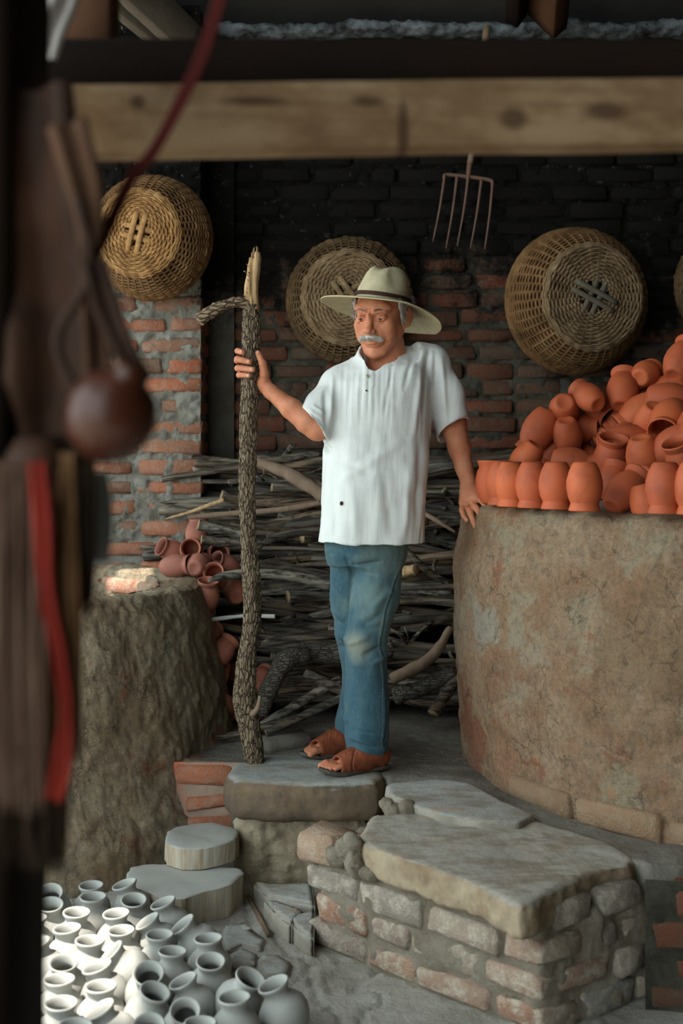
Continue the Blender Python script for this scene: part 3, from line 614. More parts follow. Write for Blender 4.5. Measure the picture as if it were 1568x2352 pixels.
# ------------------------------------------------------------------ cut logs used as a stair
def cutlog(name, pts, z0, z1, label, taper=.0, seed=0, notch=None):
    pts = np.array(pts); c = pts.mean(0); n = 96; q = spline(np.vstack([pts, pts[:1]]), n+1)[:-1] if notch is None else None
    if q is None:
        e = np.vstack([pts, pts[:1]]); L = np.r_[0, np.cumsum(np.linalg.norm(np.diff(e, axis=0), axis=1))]; u_ = np.linspace(0, L[-1], n, endpoint=False); q = np.stack([np.interp(u_, L, e[:, k]) for k in (0, 1)], 1)
    root = empty(name, (c[0], c[1], z0)); tag(root, label, 'cut log', 'cut logs by the kiln'); q = q-c; H = z1-z0
    rows = []
    m = 14
    for i in range(m):
        t = i/(m-1); s_ = 1-.05*(1-t)*0-taper*(1-t); e = .012
        p = np.concatenate([q*s_, np.full((n, 1), t*(H-.004))], 1); w_ = p*np.array([1, 1, .25])
        k = fbm(w_+seed, 26, 3)*.007+fbm(w_+seed+5, 80, 2)*.003; d = q/np.linalg.norm(q, axis=1)[:, None]; p[:, :2] += d*k[:, None]; rows.append(p)
    side = np.concatenate(rows); obj('log_side', side, grid_faces(m, n, True), MT['stumpside'], root)
    top = [rows[-1]]
    for s_ in (.985, .93, .7, .45, .2, .03):
        p = rows[-1]*np.array([s_, s_, 1]); p[:, 2] = H+(.0 if s_ < .98 else -.002)+fbm(p+seed, 12, 3)*.003
        if notch is not None:
            a, b = np.array(notch[0])-c, np.array(notch[1])-c; e = b-a; nn = np.array([e[1], -e[0]])/np.linalg.norm(e); dd = (p[:, :2]-a)@nn; p[:, 2] -= np.clip(dd, 0, .2)*notch[2]
        top.append(p)
    v = np.concatenate(top); obj('cut_face', v, grid_faces(len(top), n, True).tolist()+[[ (len(top)-1)*n+k for k in range(n)]], MT['stumptop'], root)
    bt = [ (i) for i in range(n)][::-1]; obj('log_underside', rows[0], [bt], MT['stumpside'], root)
    return root
lowp = [G(x, y, .10) for x, y in [(300,1990),(330,1984),(420,1983),(500,1988),(556,1994),(560,2003),(530,2030),(470,2046),(420,2062),(392,2066),(350,2052),(300,2032),(290,2010)]]
cutlog('cut_log', lowp, .0, .10, 'wide broken half log lying under the round one on the floor', taper=.03, seed=2, notch=(G(395,2066,.10), G(478,2010,.10), .0))
a_ = np.linspace(0, 2*PI, 22, endpoint=False)
upp = [(-.462+.118*math.cos(t)*(1+.05*math.sin(3*t+1)), 3.915+.135*math.sin(t)*(1+.04*math.sin(2*t))) for t in a_]
cutlog('cut_log', upp, .104, .172, 'round cut log with a dark knot, lying on top of the wide half log', seed=9)

# ------------------------------------------------------------------ baskets hung on the wall, bottoms outwards
def basket(name, loc, rot, R1, R0, H, mats, label, seed, nr=26, bars=True, bulge=.03, ang=0, broken=False):
    root = empty(name, loc, rot); tag(root, label, 'basket', 'wicker baskets hung on the brick wall'); r_ = random.Random(seed)
    # local: z towards the viewer, base at z=H, rim at z=0
    def strand(rad, z, nrib, amp, th, ph, flat, wob=.0):
        m = nrib*4; a = np.arange(m)/m*2*PI; k = np.cos(a*nrib/2+ph*PI)*amp
        rr = rad+(k if flat else k*.8)*(0 if flat else 1); zz = z+(k if flat else 0*k); rr = rr+fbm(np.stack([np.cos(a)*3, np.sin(a)*3, a*0+rad*99+z*77], -1), 1.3, 2)*.0035
        c = np.stack([rr*np.cos(a), rr*np.sin(a), zz], -1); no = np.stack([np.cos(a), np.sin(a), 0*a], -1); up = np.array([0, 0, 1.0]); n = 5; tt = np.arange(n)/n*2*PI
        v = c[:, None]+th*(np.cos(tt)[None, :, None]*no[:, None]+np.sin(tt)[None, :, None]*up); return v.reshape(-1, 3), None
    def closed(v, m, n=5):
        i = np.arange(m)[:, None]; j = np.arange(n)[None]; i2 = (i+1) % m; j2 = (j+1) % n
        return np.stack([i*n+j, i*n+j2, i2*n+j2, i2*n+j], -1).reshape(-1, 4).tolist()
    nb = 30; b = MB(); k = 0; r = R0*.33
    while r < R0-.004:
        t = .0048+.0006*r_.random(); v, _ = strand(r, H+.004, nb, .0050, t, k % 2, True); b.add(v, closed(v, nb*4)); r += .0090; k += 1
    b.build('base_weave', mats[0], root)
    b = MB()
    for i in range(nb//2*2):
        a = i/nb*2*PI+.02*r_.random(); r0 = .02+.25*R0*(i % 2); p = np.array([[q*math.cos(a), q*math.sin(a), H+.002] for q in np.linspace(r0, R0, 6)]); v, f = tube(p, .0055, 5, flat=.5); b.add(v, f)
    b.build('base_spokes', mats[0], root)
    for nm, R_, s_ in (('base_ring', R0, .010),):
        b = MB()
        for q, zz in ((0, 0), (.008, -.008), (-.006, .003)): v, _ = strand(R_+q, H-.002+zz, 60, .003, .006, 0, False); b.add(v, closed(v, 240))
        b.build(nm, mats[0], root)
    b = MB(); n = 46; h = .012; k = 0; zz = H-.012
    ns = int(math.hypot(H, R1-R0)/.0078)
    for i in range(ns):
        t = i/ns; rad = R0+(R1-R0)*t+bulge*math.sin(PI*t); z = H*(1-t)-.010
        m_ = 2 if i % max(1, ns//3) == 0 else 1
        v, _ = strand(rad, z, n, .0042 if m_ == 1 else .006, .0047*m_**.5, k % 2, False); b.add(v, closed(v, n*4)); k += 1
    b.build('side_weave', mats[1], root)
    b = MB()
    for i in range(n):
        a = (i+.5)/n*2*PI; p = []
        for t in np.linspace(0, 1.03, 9): rad = R0+(R1-R0)*t+bulge*math.sin(PI*min(t, 1)); p.append([rad*math.cos(a), rad*math.sin(a), H*(1-t)-.006])
        v, f = tube(np.array(p), .005, 5); b.add(v, f)
    b.build('side_stakes', mats[1], root)
    b = MB()
    for i in range(n):                                     # braided border, with ends sticking out
        a = i/n*2*PI; q = [( R1*(1+.02*math.sin(PI*t))*math.cos(a+t*.34), R1*(1+.02*math.sin(PI*t))*math.sin(a+t*.34), .0+.012*math.cos(PI*t)) for t in np.linspace(0, 1.05+.2*r_.random(), 7)]
        q[-1] = tuple(np.array(q[-1])*np.array([1.02+.03*r_.random()*broken]*2+[1])); v, f = tube(np.array(q), .0055, 5); b.add(v, f)
    b.build('rim', mats[1], root)
    for j, (rz, dz, off) in enumerate(((ang+PI/2, .004, (-.021, .021)), (ang, .013, (-.02, .02)))):
        for o_ in off:
            c, s_ = math.cos(rz), math.sin(rz); L = R0*.50
            p = np.array([[-s_*o_+c*t, c*o_+s_*t, H+dz+.004-.010*(abs(t)/L)**3] for t in np.linspace(-L, L, 9)]); v, f = tube(p, .0125, 8, flat=.5); 
            o = obj('cross_bar', v, f, mats[2], root)
    return root
def facing(tx, tz):                                        # local z towards the camera, tilted sideways/up
    d = Vector((tx, -1, tz)).normalized(); return d.to_track_quat('Z', 'Y').to_euler()
basket('wicker_basket', P(350,548,5.21), facing(-.16,-.06), .262, .175, .20, (MT['wicker'], MT['wickerm'], MT['wicker']), 'golden wicker basket hung on the brick pillar, left of the staff', 1, ang=1.3)
basket('wicker_basket', P(803,692,5.52), facing(-.03,-.02), .285, .205, .16, (MT['wicker2'], MT['wickerd'], MT['wicker2']), 'greyish wicker basket on the wall behind the man in the hat', 2, ang=2.2, broken=True)
basket('wicker_basket', P(1320,693,5.48), facing(.22,-.02), .328, .228, .21, (MT['wicker2'], MT['wickerm'], MT['wickerg']), 'large wicker basket on the wall between the pitchfork and the jug heap', 3, ang=-.45)
basket('wicker_basket', P(1668,660,5.52), facing(.15,0), .245, .17, .17, (MT['wickerd'], MT['wickerd'], MT['wickerd']), 'dark wicker basket cut off by the right edge of the photo', 4, ang=.7, broken=True)

# ------------------------------------------------------------------ pitchfork
pk = empty('pitchfork', P(1078,405,5.50)); tag(pk, 'rusty five-tined pitchfork hanging head down on the sooty wall', 'pitchfork')
def Lp(px, py, D=5.50): return np.array(P(px, py, D)-pk.location)
tip = [(994,555),(1024,570),(1050,565),(1080,571),(1113,572)]; root_ = [(1021,402),(1049,408),(1075,405),(1105,414),(1131,418)]
for i in range(5):
    a, b = root_[i], tip[i]; pts = [Lp(a[0], a[1]), Lp(a[0]+(b[0]-a[0])*.04, a[1]+10, 5.485), Lp((a[0]+b[0])/2+2, (a[1]+b[1])/2, 5.465), Lp(b[0], b[1], 5.50)]
    v, f = tube(spline(pts, 14), np.linspace(.0085, .0035, 14), 7); obj('tine', v, f, MT['iron'], pk)
v, f = tube(spline([Lp(1020,410), Lp(1024,402), Lp(1049,403), Lp(1075,406), Lp(1105,410), Lp(1128,415), Lp(1131,424)], 26), .0095, 7); obj('crossbar', v, f, MT['iron'], pk)
v, f = tube(np.array([Lp(1074,412), Lp(1080,365)]), [.010, .014], 8); obj('ferrule', v, f, MT['iron'], pk)
v, f = tube(spline([Lp(1079,375), Lp(1092,300), Lp(1103,210), Lp(1118,60)], 12), np.linspace(.0145, .018, 12), 9); obj('handle', v, f, MT['haft'], pk)

# ------------------------------------------------------------------ jugs and pots
def vessel(name, prof, mat, n=36):
    v, f = lathe(prof, n); return mesh(name, v, f, mat)
# barrel jug: base at z=0, mouth up
JP = [(.0002,.006),(.018,.005),(.026,.001),(.033,.003),(.038,.009),(.048,.030),(.056,.060),(.0565,.085),(.051,.112),(.0445,.127),(.0425,.132),(.0445,.135),(.0455,.139),(.048,.146),(.0495,.150),(.049,.154),(.046,.155),(.043,.151),(.039,.140),(.038,.132),(.045,.115),(.050,.085),(.049,.055),(.040,.020),(.004,.012)]
jme = vessel('jug', JP, MT['terra']); jme2 = vessel('jug', JP, MT['terra2'])
GP = [(.0002,.005),(.022,.004),(.030,.0),(.036,.004),(.048,.020),(.0565,.042),(.0590,.060),(.0555,.078),(.044,.093),(.0335,.101),(.0300,.107),(.0302,.114),(.0335,.122),(.0365,.126),(.0380,.130),(.0370,.1335),(.0345,.1335),(.0315,.131),(.0285,.124),(.0262,.113),(.0262,.105),(.040,.088),(.049,.070),(.050,.050),(.040,.018),(.004,.012)]
gme = vessel('pot', GP, MT['greypot'])
def put(me, name, c, axis, h, label, cat, group, sc=1.0, twist=None):
    """c = centre of the vessel, axis = direction of its mouth"""
    ax = Vector(axis).normalized(); q = ax.to_track_quat('Z', 'Y'); o = link(name, me); o.rotation_euler = q.to_euler(); o.scale = (sc,)*3
    o.location = Vector(c)-ax*h*sc/2; tag(o, label, cat, group); return o
cone_r = lambda x, y: math.hypot(x-RK[0], y-RK[1])
def heap_z(x, y):
    r = cone_r(x, y); return 1.25+np.interp(r, [0,.3,.6,.9,1.02,1.12,2], [.9*HS,.72*HS,.42*HS,.10*HS,-.005,0,-.6])
def on_heap(px, py, off=.062, lim=1.17):
    best = None
    for D in np.linspace(3.0, 4.6, 400):
        p = P(px, py, D); e = p.z-heap_z(p.x, p.y)-off
        if cone_r(p.x, p.y) < lim and e <= 0: return p
        if cone_r(p.x, p.y) < lim+.3 and (best is None or e < best[0]): best = (e, p)
    return best[1]
JG = 'orange jugs heaped on the tall kiln'
row = [((1128,1103), (0,0,1), 'upright jug with its rim up beside the hand at the end of the front row', 4.02),
 ((1152,1110), (0,0,-1), 'upside-down jug half hidden, second from the left end of the front row', 3.93),
 ((1174,1108), (0,0,-1), 'first upside-down jug seen whole in the front row, counted from the hand', 3.80),
 ((1222,1112), (0,0,-1), 'second upside-down jug seen whole in the front row, counted from the hand', 3.70),
 ((1277,1116), (0,0,-1), 'third upside-down jug seen whole in the front row, counted from the hand', 3.60),
 ((1342,1121), (0,0,-1), 'upside-down jug ending the close row, left of the jug lying tilted', 3.47),
 ((1526,1124), (0,0,-1), 'upside-down jug standing alone in front near the right edge', 3.30),
 ((1592,1122), (0,0,-1), 'upside-down jug cut by the right edge in the front row', 3.25)]
for (px, py), ax, lb, D in row:
    p = P(px, py, D); s_ = .93 if D < 3.9 else .95; put(jme, 'jug', (p.x, p.y, 1.250+.155*s_/2), ax, .155, lb, 'jug', JG, s_)
lying = [(1436,1128,(.62,.35,.62),'jug lying tilted with its base towards the front, right of the close row',.96),
 (1483,1160,(.2,-.1,-.9),'small jug bottom peeping out left of the lone upside-down jug',.8),
 (1394,1062,(.05,-.45,.9),'open jug standing mouth up with a round dark mouth, over the front row',1.02),
 (1487,1050,(.25,.35,-.9),'jug with its base up, right of the open standing jug',1.02),
 (1316,1064,(.9,-.35,-.2),'jug lying with its dark mouth to the right just above the front row',1.0),
 (1228,1062,(-.5,-.3,-.5),'jug leaning down behind the second jug of the front row',.95),
 (1322,1031,(-.92,.1,-.2),'pale jug lying with its rim to the left, left of the open standing jug',1.0),
 (1262,1035,(-.6,-.3,-.75),'jug leaning mouth down behind the close front row',1.0),
 (1205,1058,(-.5,.3,-.8),'small jug part hidden at the left foot of the heap',.9),
 (1437,1012,(-.95,-.1,-.2),'plump jug lying with its rim to the left, above the base-up jug',1.05),
 (1338,985,(.95,-.42,.0),'jug lying with its dark mouth wide open to the right, middle of the heap',1.02),
 (1250,1003,(-.42,.1,-.85),'large jug leaning at the left slope with its rim at the lower left',1.12),
 (1292,1000,(.2,.5,-.8),'jug wedged between the leaning one and the one with the open mouth',.95),
 (1310,948,(.15,.9,-.3),'jug showing its round hollow base at the left shoulder of the heap',1.0),
 (1390,992,(.45,.85,-.1),'jug with its hollow base to the front in the middle of the heap',.9),
 (1376,942,(.5,-.6,-.6),'jug with half its dark mouth showing at the right, upper left slope',.95),
 (1348,935,(-.3,.7,.4),'jug peeping out behind the hollow-based one at the left shoulder',.9),
 (1412,952,(-.7,.2,-.6),'dark jug leaning left above the middle of the heap',1.0),
 (1466,948,(-.75,.1,-.6),'jug leaning left, right of the dark leaning one',1.05),
 (1484,975,(-.1,.6,-.7),'small jug under the one leaning left near the right side',.9),
 (1528,968,(-.45,-.75,-.55),'jug with its big dark mouth facing down left near the right edge',1.1),
 (1544,1022,(.6,-.45,.5),'jug with its rim at the right and rounded base, below the big dark mouth',1.05),
 (1440,902,(.2,.5,.7),'round jug bottom on the upper outline of the heap',1.05),
 (1484,909,(.85,.2,.2),'jug lying sideways just right of the round bottom on the upper outline',1.0),
 (1480,882,(.4,.6,.2),'jug behind the sideways one on the upper outline',.9),
 (1540,920,(.8,-.1,-.1),'jug lying with its base to the left, under the top ones at the right edge',1.1),
 (1536,878,(-.8,.2,-.15),'jug lying with its rim to the left below the topmost jug',1.05),
 (1556,848,(.4,.4,.6),'topmost jug of the heap at the right edge of the photo',1.1),
 (1572,1062,(-.4,-.3,.8),'jug cut by the right edge above the front row',1.0),
 (1592,985,(.3,.3,.8),'jug mostly cut by the right edge at half height of the heap',1.0),
 (1412,1095,(.3,.2,.9),'jug in the shadow behind the open standing jug',.9),
 (1360,1085,(-.6,.3,.4),'jug in the shadow above the last jug of the close row',.9),
 (1500,1100,(.4,.5,-.4),'jug in the shadow behind the lone upside-down jug',.9),
 (1345,1030,(-.2,.8,.3),'jug hidden deep between the pale lying one and the open standing one',.85),
 (1452,985,(.3,.8,.1),'jug deep in the gap above the plump lying one',.85),
 (1500,1008,(.5,.7,.3),'jug deep in the gap left of the rightmost jugs',.85)]
pts_ = []
for px, py, ax, lb, s_ in lying: pts_.append(np.array(on_heap(px, py)))
pts_ = np.array(pts_); hid = [False]*30+[True]*6
for it in range(40):                                       # ease them apart, in depth only along their own lines of support
    for i in range(len(pts_)):
        for j in range(i):
            d = pts_[i]-pts_[j]; L = np.linalg.norm(d)+1e-6; mn = .108
            if L < mn: k = (mn-L)*.35*d/L; k = k*np.array([.25,1,.35]); pts_[i] += k; pts_[j] -= k
for p, (px, py, ax, lb, s_) in zip(pts_, lying): 
    if 'deep' in lb or 'shadow' in lb: p = p+np.array([0, .05, -.02])
    put(jme, 'jug', p, ax, .155, lb, 'jug', JG, s_)
JK = 'dusty orange jugs stored between the small kiln and the wood'
for px, py, D, ax, lb in [(440,1262,4.95,(.05,-.95,.15),'dusty jug with its round mouth to the front above the small kiln'),
 (398,1268,5.05,(-.7,-.5,.4),'dusty jug with its rim up left behind the kiln rim, leftmost of the store'),
 (455,1298,4.85,(.1,.95,.1),'dusty jug showing its round hollow base by the staff'),
 (500,1276,5.0,(.2,-.9,.25),'dusty jug with a dark mouth between the hollow-based one and the staff'),
 (405,1300,4.85,(.85,-.35,.1),'dusty jug lying with its mouth to the right against the small kiln'),
 (520,1300,4.95,(-.6,-.6,.4),'dusty jug with an oval mouth half behind the staff'),
 (497,1325,4.85,(-.1,-.9,.4),'dusty jug with its mouth facing front under the oval-mouthed one'),
 (452,1225,5.1,(.1,.3,1),'dusty jug base up under the branches at the pillar foot'),
 (476,1368,4.75,(.1,-.3,.95),'dusty grey-brown jug mouth up right of the small kiln rim'),
 (476,1460,4.75,(.3,.8,.2),'reddish jug edge showing beside the kiln halfway down'),
 (508,1498,4.72,(.5,.5,.6),'reddish jug in shade beside the kiln below the middle'),
 (498,1550,4.75,(.1,.9,.3),'dark jug in deep shade between kiln and staff'),
 (512,1622,4.70,(.2,.7,-.5),'reddish jug standing low between kiln and staff'),
 (596,1560,4.85,(.3,.8,.2),'reddish jug just right of the staff behind the thick log'),
 (585,1630,4.85,(.4,.8,.2),'dark reddish jug low right of the staff'),
 (540,1545,4.95,(-.2,.9,.2),'dark jug behind the staff in the shade'),(545,1620,4.95,(-.2,.9,.2),'dark jug behind the staff near the ground'),(540,1360,5.0,(-.2,.9,.2),'dusty jug behind the staff beside the sawn sticks')]:
    put(jme2, 'jug', P(px, py, D), ax, .155, lb, 'jug', JK, .86)
GG = 'unfired grey pots drying on the floor'
gz = [(90,375,0),(278,388,2),(458,363,0),(650,372,-1.2),(237,460,1),(450,432,0),(665,440,1),(60,475,0),(215,525,0),(417,510,0),(655,503,0),(828,465,-1.4),(775,550,-2.2),(425,580,0),(655,580,0),(835,600,-2.6),(200,605,0),(730,635,0),(497,640,0),(965,640,0),(255,665,-1.2),(740,690,0),(462,725,-3),(325,738,1),(130,745,0),(990,733,1),(545,750,-1.1),(150,800,0),(350,815,0),(778,790,2),(960,815,-1.6),(532,860,0),(845,870,1.4),(130,915,-2.6),(1190,860,1.9),(1360,865,-1.5),(562,935,-1.9),(340,950,0),(912,940,2.2),(1198,930,0),(115,985,0),(435,1040,0),(715,1020,2),(970,1015,0),(20,620,-1),(40,560,0),(15,860,0),(40,1080,0),(250,1090,0),(870,1110,.5),(580,1110,0),(30,720,0)]
col_ = lambda i: ['back', 'second', 'third', 'fourth', 'fifth', 'front'][i]
gp = []
for zx, zy, t in gz:
    px, py = zx*.421, 1900+zy*.421; D = (CZ-.127)*F/(py-HZ); p = P(px, py, D); gp.append([p.x, p.y])
gp = np.array(gp)
tl = np.array([t for _, _, t in gz]); lean = np.zeros((len(gz), 2))
for i, t in enumerate(tl):
    if t < 0: gp[i, 0] += min(.045, .02*-t)                # body stands beside its leaning mouth
for it in range(120):
    for i in range(len(gp)):
        for j in range(i):
            d = gp[i]-gp[j]; L = np.hypot(*d)+1e-6
            if L < .1165: k = (.1165-L)*.3*d/L; gp[i] += k; gp[j] -= k
order = np.argsort(-gp[:, 1])
for rank, i in enumerate(order):
    x, y = gp[i]; t = tl[i]; a = abs(t)*.24; s_ = random.uniform(.96, 1.04)
    if t < 0: ax = (-math.sin(a), -.15*math.sin(a), math.cos(a))
    elif t >= 1.3 and t < 2 and i not in (1,): ax = (math.sin(a)*.9, -.2, math.cos(a))
    elif t > 0: ax = (.05, -math.sin(a), math.cos(a))
    else: ax = (random.uniform(-.05,.05), random.uniform(-.06,.03), 1)
    pose = 'leaning hard to the left' if t <= -1.9 else 'tilted to the left' if t < 0 else 'tilted to the right' if 1.3 <= t < 2 else 'with its mouth tipped forward' if t >= 1 else 'standing straight'
    px = 784+x/y*F; py = HZ+(CZ-.06)*F/y
    sunny = x < -.56 and y < 3.40
    lb = f"{'sunlit' if sunny else 'shaded'} grey unfired pot {pose}"
    o = put(gme, 'pot', (x, y, .0655*s_+.004+.010*abs(math.sin(a))), ax, .134, lb, 'pot', GG, s_); o['_k'] = (x, y)
# give each pot its own words: its place counted from pots one can find
pots = [o for o in C.objects if o.name.split('.')[0] == 'pot' and 'category' in o]
rows_ = sorted(pots, key=lambda o: -o['_k'][1]); nth = ['rearmost','second','third','fourth','fifth','sixth','seventh','eighth','ninth','tenth']
R_ = [rows_[i:i+6] for i in range(0, len(rows_), 6)]
for ri, rr in enumerate(R_):
    rr.sort(key=lambda o: o['_k'][0])
    for ci, o in enumerate(rr): o['label'] = o['label'].replace('grey unfired pot', 'grey pot')+f", {['first','second','third','fourth','fifth','sixth'][ci]} from the left in the {nth[ri]} row"
for o in pots: del o['_k']

# ------------------------------------------------------------------ firewood stacked against the back wall
def branch_mesh(L, r, bend, seed, mat, n=9, m=16, knots=True, endmat=None):
    rs = random.Random(seed); t = np.linspace(0, 1, m); ph = rs.random()*9
    c = np.stack([(t-.5)*L, np.sin(t*PI*rs.uniform(.8,2.2)+ph)*bend+np.sin(t*9+ph)*bend*.15, np.cos(t*PI*rs.uniform(.8,2)+ph*2)*bend*.7], -1)
    rad = r*(1-.35*t*rs.random())*(1+.10*np.sin(t*17+ph)); v, f = tube(c, rad, n, True)
    k = fbm(v*np.array([.3,1,1])+seed, 1/r*.6, 3)*r*.30; cc = np.repeat(c, n, 0); d = v-cc; d /= np.linalg.norm(d, axis=1)[:, None]+1e-9; v = v+d*k[:, None]
    mb = MB(); mb.add(v, f)
    if knots and rs.random() < .7:
        for _ in range(rs.choice([1,2])):
            i = rs.randrange(3, m-3); a = np.array([rs.uniform(-.5,.9), rs.uniform(-1,1), rs.uniform(-1,1)]); a /= np.linalg.norm(a); q = c[i]; l = rs.uniform(.04,.14); v2, f2 = tube(np.array([q, q+a*l*.5, q+a*l+np.array([.02,0,0])]), [r*.6, r*.4, r*.3], 6); mb.add(v2, f2)
    me = mesh('branch', np.concatenate(mb.v), mb.f, [mat, endmat or MT['cut']])
    me.polygons[(m-1)*n].material_index = 1; me.polygons[(m-1)*n+1].material_index = 1; return me
bv = [branch_mesh(random.uniform(.55,1.25), random.choice([.011,.015,.020,.026,.034]), random.uniform(.01,.05), i, MT['twig']) for i in range(46)]
WG = 'firewood stacked against the back wall'
front = lambda z: 4.80+(z-PZ)*.52
z = PZ+.07; cnt = 0
wm = MT['twig']
while z < 1.40:
    dens = 3 if z > .8 else 2
    for k in range(dens):
        me = random.choice(bv); x = random.uniform(-.45, .42); y = front(z)+random.uniform(0, .10)+.05*k
        if x < -.2 and z < 1.0: x += .25
        o = link('branch', me, None, (x, min(y, 5.40), z+random.uniform(-.01,.01)), (random.uniform(0, 6.28), random.uniform(-.16,.16), random.gauss(0, .16)+(PI if random.random() < .5 else 0)))
        tag(o, 'weathered grey-brown branch lying among the stacked firewood', 'branch', WG); cnt += 1
    z += .022
for k in range(46):                                        # second depth, fills the stack
    me = random.choice(bv); z = random.uniform(.4, 1.36); o = link('branch', me, None, (random.uniform(-.42,.42), min(front(z)+random.uniform(.14,.24), 5.38), z), (random.uniform(0,6.28), random.uniform(-.2,.2), random.gauss(0,.2))); tag(o, 'weathered grey-brown branch lying among the stacked firewood', 'branch', WG)
for o in [q for q in C.objects if q.get('label') == 'weathered grey-brown branch lying among the stacked firewood']:
    zz = o.location.z; px_ = 784+o.location.x/o.location.y*F; co = np.array([v.co[1:3] for v in o.data.vertices][:9]); th = np.linalg.norm(co-co.mean(0), axis=1).mean()
    hb = 'near the ground' if zz < .55 else 'at knee height' if zz < .80 else 'at thigh height' if zz < 1.02 else 'at waist height' if zz < 1.22 else 'along the top'; sd_ = 'behind the staff' if px_ < 640 else 'left of the man' if px_ < 740 else 'behind the man' if px_ < 900 else 'by the tall kiln'
    inn = ', deep in the stack' if o.location.y > front(zz)+.13 else ''
    o['label'] = f"{'thick' if th > .024 else 'thin' if th < .014 else 'middling'} grey-brown firewood branch {hb} {sd_}{inn}"
def stick(name, pts, rads, mat, label, cat='branch', group=WG, m=22, n=10, rough=.15, seed=0, flat=1.0):
    q = spline([np.array(P(*p)) for p in pts], m); c = q.mean(0); rr = np.interp(np.linspace(0, 1, m), np.linspace(0, 1, len(rads)), rads); v, f = tube(q-c, rr, n, flat=flat)
    d = v-np.repeat(q-c, n, 0); v = v+d*(fbm(v+seed, 30, 3)*rough*2)[:, None]; me = mesh(name, v, f, [mat, MT['cut']]); me.polygons[(m-1)*n].material_index = 1; me.polygons[(m-1)*n+1].material_index = 1
    o = link(name, me, None, c); tag(o, label, cat, group); return o
stick('branch', [(478,1335,4.66),(520,1322,4.68),(600,1318,4.70),(680,1325,4.72),(760,1345,4.74)], [.006,.018,.019,.02,.024], wm, 'long curved branch crossing behind the staff and leg, purplish grey')
stick('branch', [(380,1192,4.95),(440,1175,4.93),(515,1148,4.92)], [.002,.008,.010], MT['barewood'], 'split pale stick jutting out left in front of the pillar')
stick('branch', [(432,1187,4.95),(560,1178,4.93),(650,1170,4.93),(740,1155,4.93)], [.011,.013,.013,.012], MT['haft'], 'long straight light brown branch halfway up the stack')
stick('branch', [(455,1205,4.90),(500,1215,4.92),(560,1228,4.95)], [.022,.022,.02], wm, 'short grey branch with a pale sawn end pointing left')
stick('branch', [(462,1240,4.88),(510,1245,4.9),(600,1250,4.95)], [.018,.02,.02], wm, 'grey stub with a broken end below the pale sawn one')
stick('branch', [(590,1062,5.0),(640,1078,4.98),(700,1110,4.94),(745,1140,4.92)], [.020,.026,.032,.03], MT['haft'], 'thick bare brown branch slanting down towards the shirt')
stick('branch', [(555,1300,4.72),(590,1255,4.75),(660,1230,4.78),(740,1218,4.8)], [.010,.013,.013,.014], wm, 'thin dark branch curving up towards the shirt hem')
stick('branch', [(440,1048,5.1),(500,1058,5.1),(560,1066,5.1)], [.010,.018,.018], wm, 'grey branch end at the pillar, topmost left of the stack')
stick('branch', [(448,1065,5.05),(520,1075,5.05),(620,1060,5.05),(740,1040,5.1)], [.016,.02,.017,.016], MT['twig'], 'dark branch with a jagged end along the top of the stack')
stick('log', [(595,1640,4.60),(625,1570,4.62),(655,1518,4.66),(700,1505,4.72)], [.032,.036,.040,.036], MT['log'], 'thick bark-covered log leaning with its sawn end down by the staff', 'log')
stick('log', [(690,1495,4.80),(780,1500,4.80),(900,1490,4.82)], [.038,.042,.036], MT['log'], 'thick rough-barked log lying behind the knee', 'log')
stick('branch', [(700,1545,4.70),(760,1575,4.68),(800,1592,4.68)], [.02,.022,.02], MT['twig'], 'orange-brown broken branch under the rough-barked log')
stick('branch', [(600,1480,4.66),(660,1468,4.66),(780,1455,4.68)], [.014,.018,.016], wm, 'greenish dark branch just above the rough-barked log')
stick('branch', [(900,1560,4.62),(960,1530,4.60),(1000,1500,4.60),(1035,1440,4.60)], [.022,.026,.022,.012], MT['haft'], 'bent brown branch reaching up towards the tall kiln')
stick('log', [(905,1600,4.66),(980,1575,4.64),(1045,1545,4.62)], [.03,.034,.03], MT['log'], 'mottled log lying beside the tall kiln', 'log')
stick('branch', [(995,1640,4.50),(1020,1600,4.55),(1050,1560,4.60)], [.022,.024,.02], wm, 'thick stub standing on the dirt against the tall kiln')
stick('branch', [(890,1350,4.74),(960,1350,4.72),(1055,1348,4.7)], [.012,.012,.013], wm, 'straight grey branch, upper of the two right of the jeans')
stick('branch', [(885,1378,4.72),(960,1378,4.70),(1055,1388,4.68)], [.015,.016,.015], wm, 'straight grey branch, lower of the two right of the jeans')
stick('branch', [(930,1262,4.80),(980,1310,4.78),(1030,1340,4.76)], [.014,.016,.014], wm, 'grey branch slanting down between jeans and tall kiln')
stick('branch', [(905,1315,4.76),(935,1312,4.70),(955,1308,4.66)], [.022,.022,.020], MT['barewood'], 'short pale sawn piece beside the jeans')
stick('branch', [(975,1180,4.85),(1010,1200,4.8),(1045,1222,4.78)], [.012,.010,.006], MT['haft'], 'splintered brown branch end below the leaning hand')
stick('branch', [(480,1424,4.70),(560,1415,4.68),(632,1416,4.66)], [.008,.008,.008], MT['greypot'], 'thin pale straight stick behind the staff')
for i, (a, b, r, lb) in enumerate([((500,1696,4.45),(700,1645,4.5),.014,'lowest thin branch on the ground right of the staff'),((610,1684,4.4),(790,1600,4.5),.015,'dark branch lying on the ground behind the feet'),((560,1690,4.55),(780,1560,4.7),.018,'dark branch slanting above the ground ones')]):
    stick('branch', [a, tuple((np.array(a)+np.array(b))/2), b], [r*.8, r, r], wm, lb)
bk = brick_variants(1)[0]; bk.materials.append(MT['dark_dirt']); o = link('brick', bk, None, P(655,1704,4.42), (0,0,.5), (.7,.9,.9)); tag(o, 'loose dusty dark brick on the ground between the staff and the feet', 'brick')
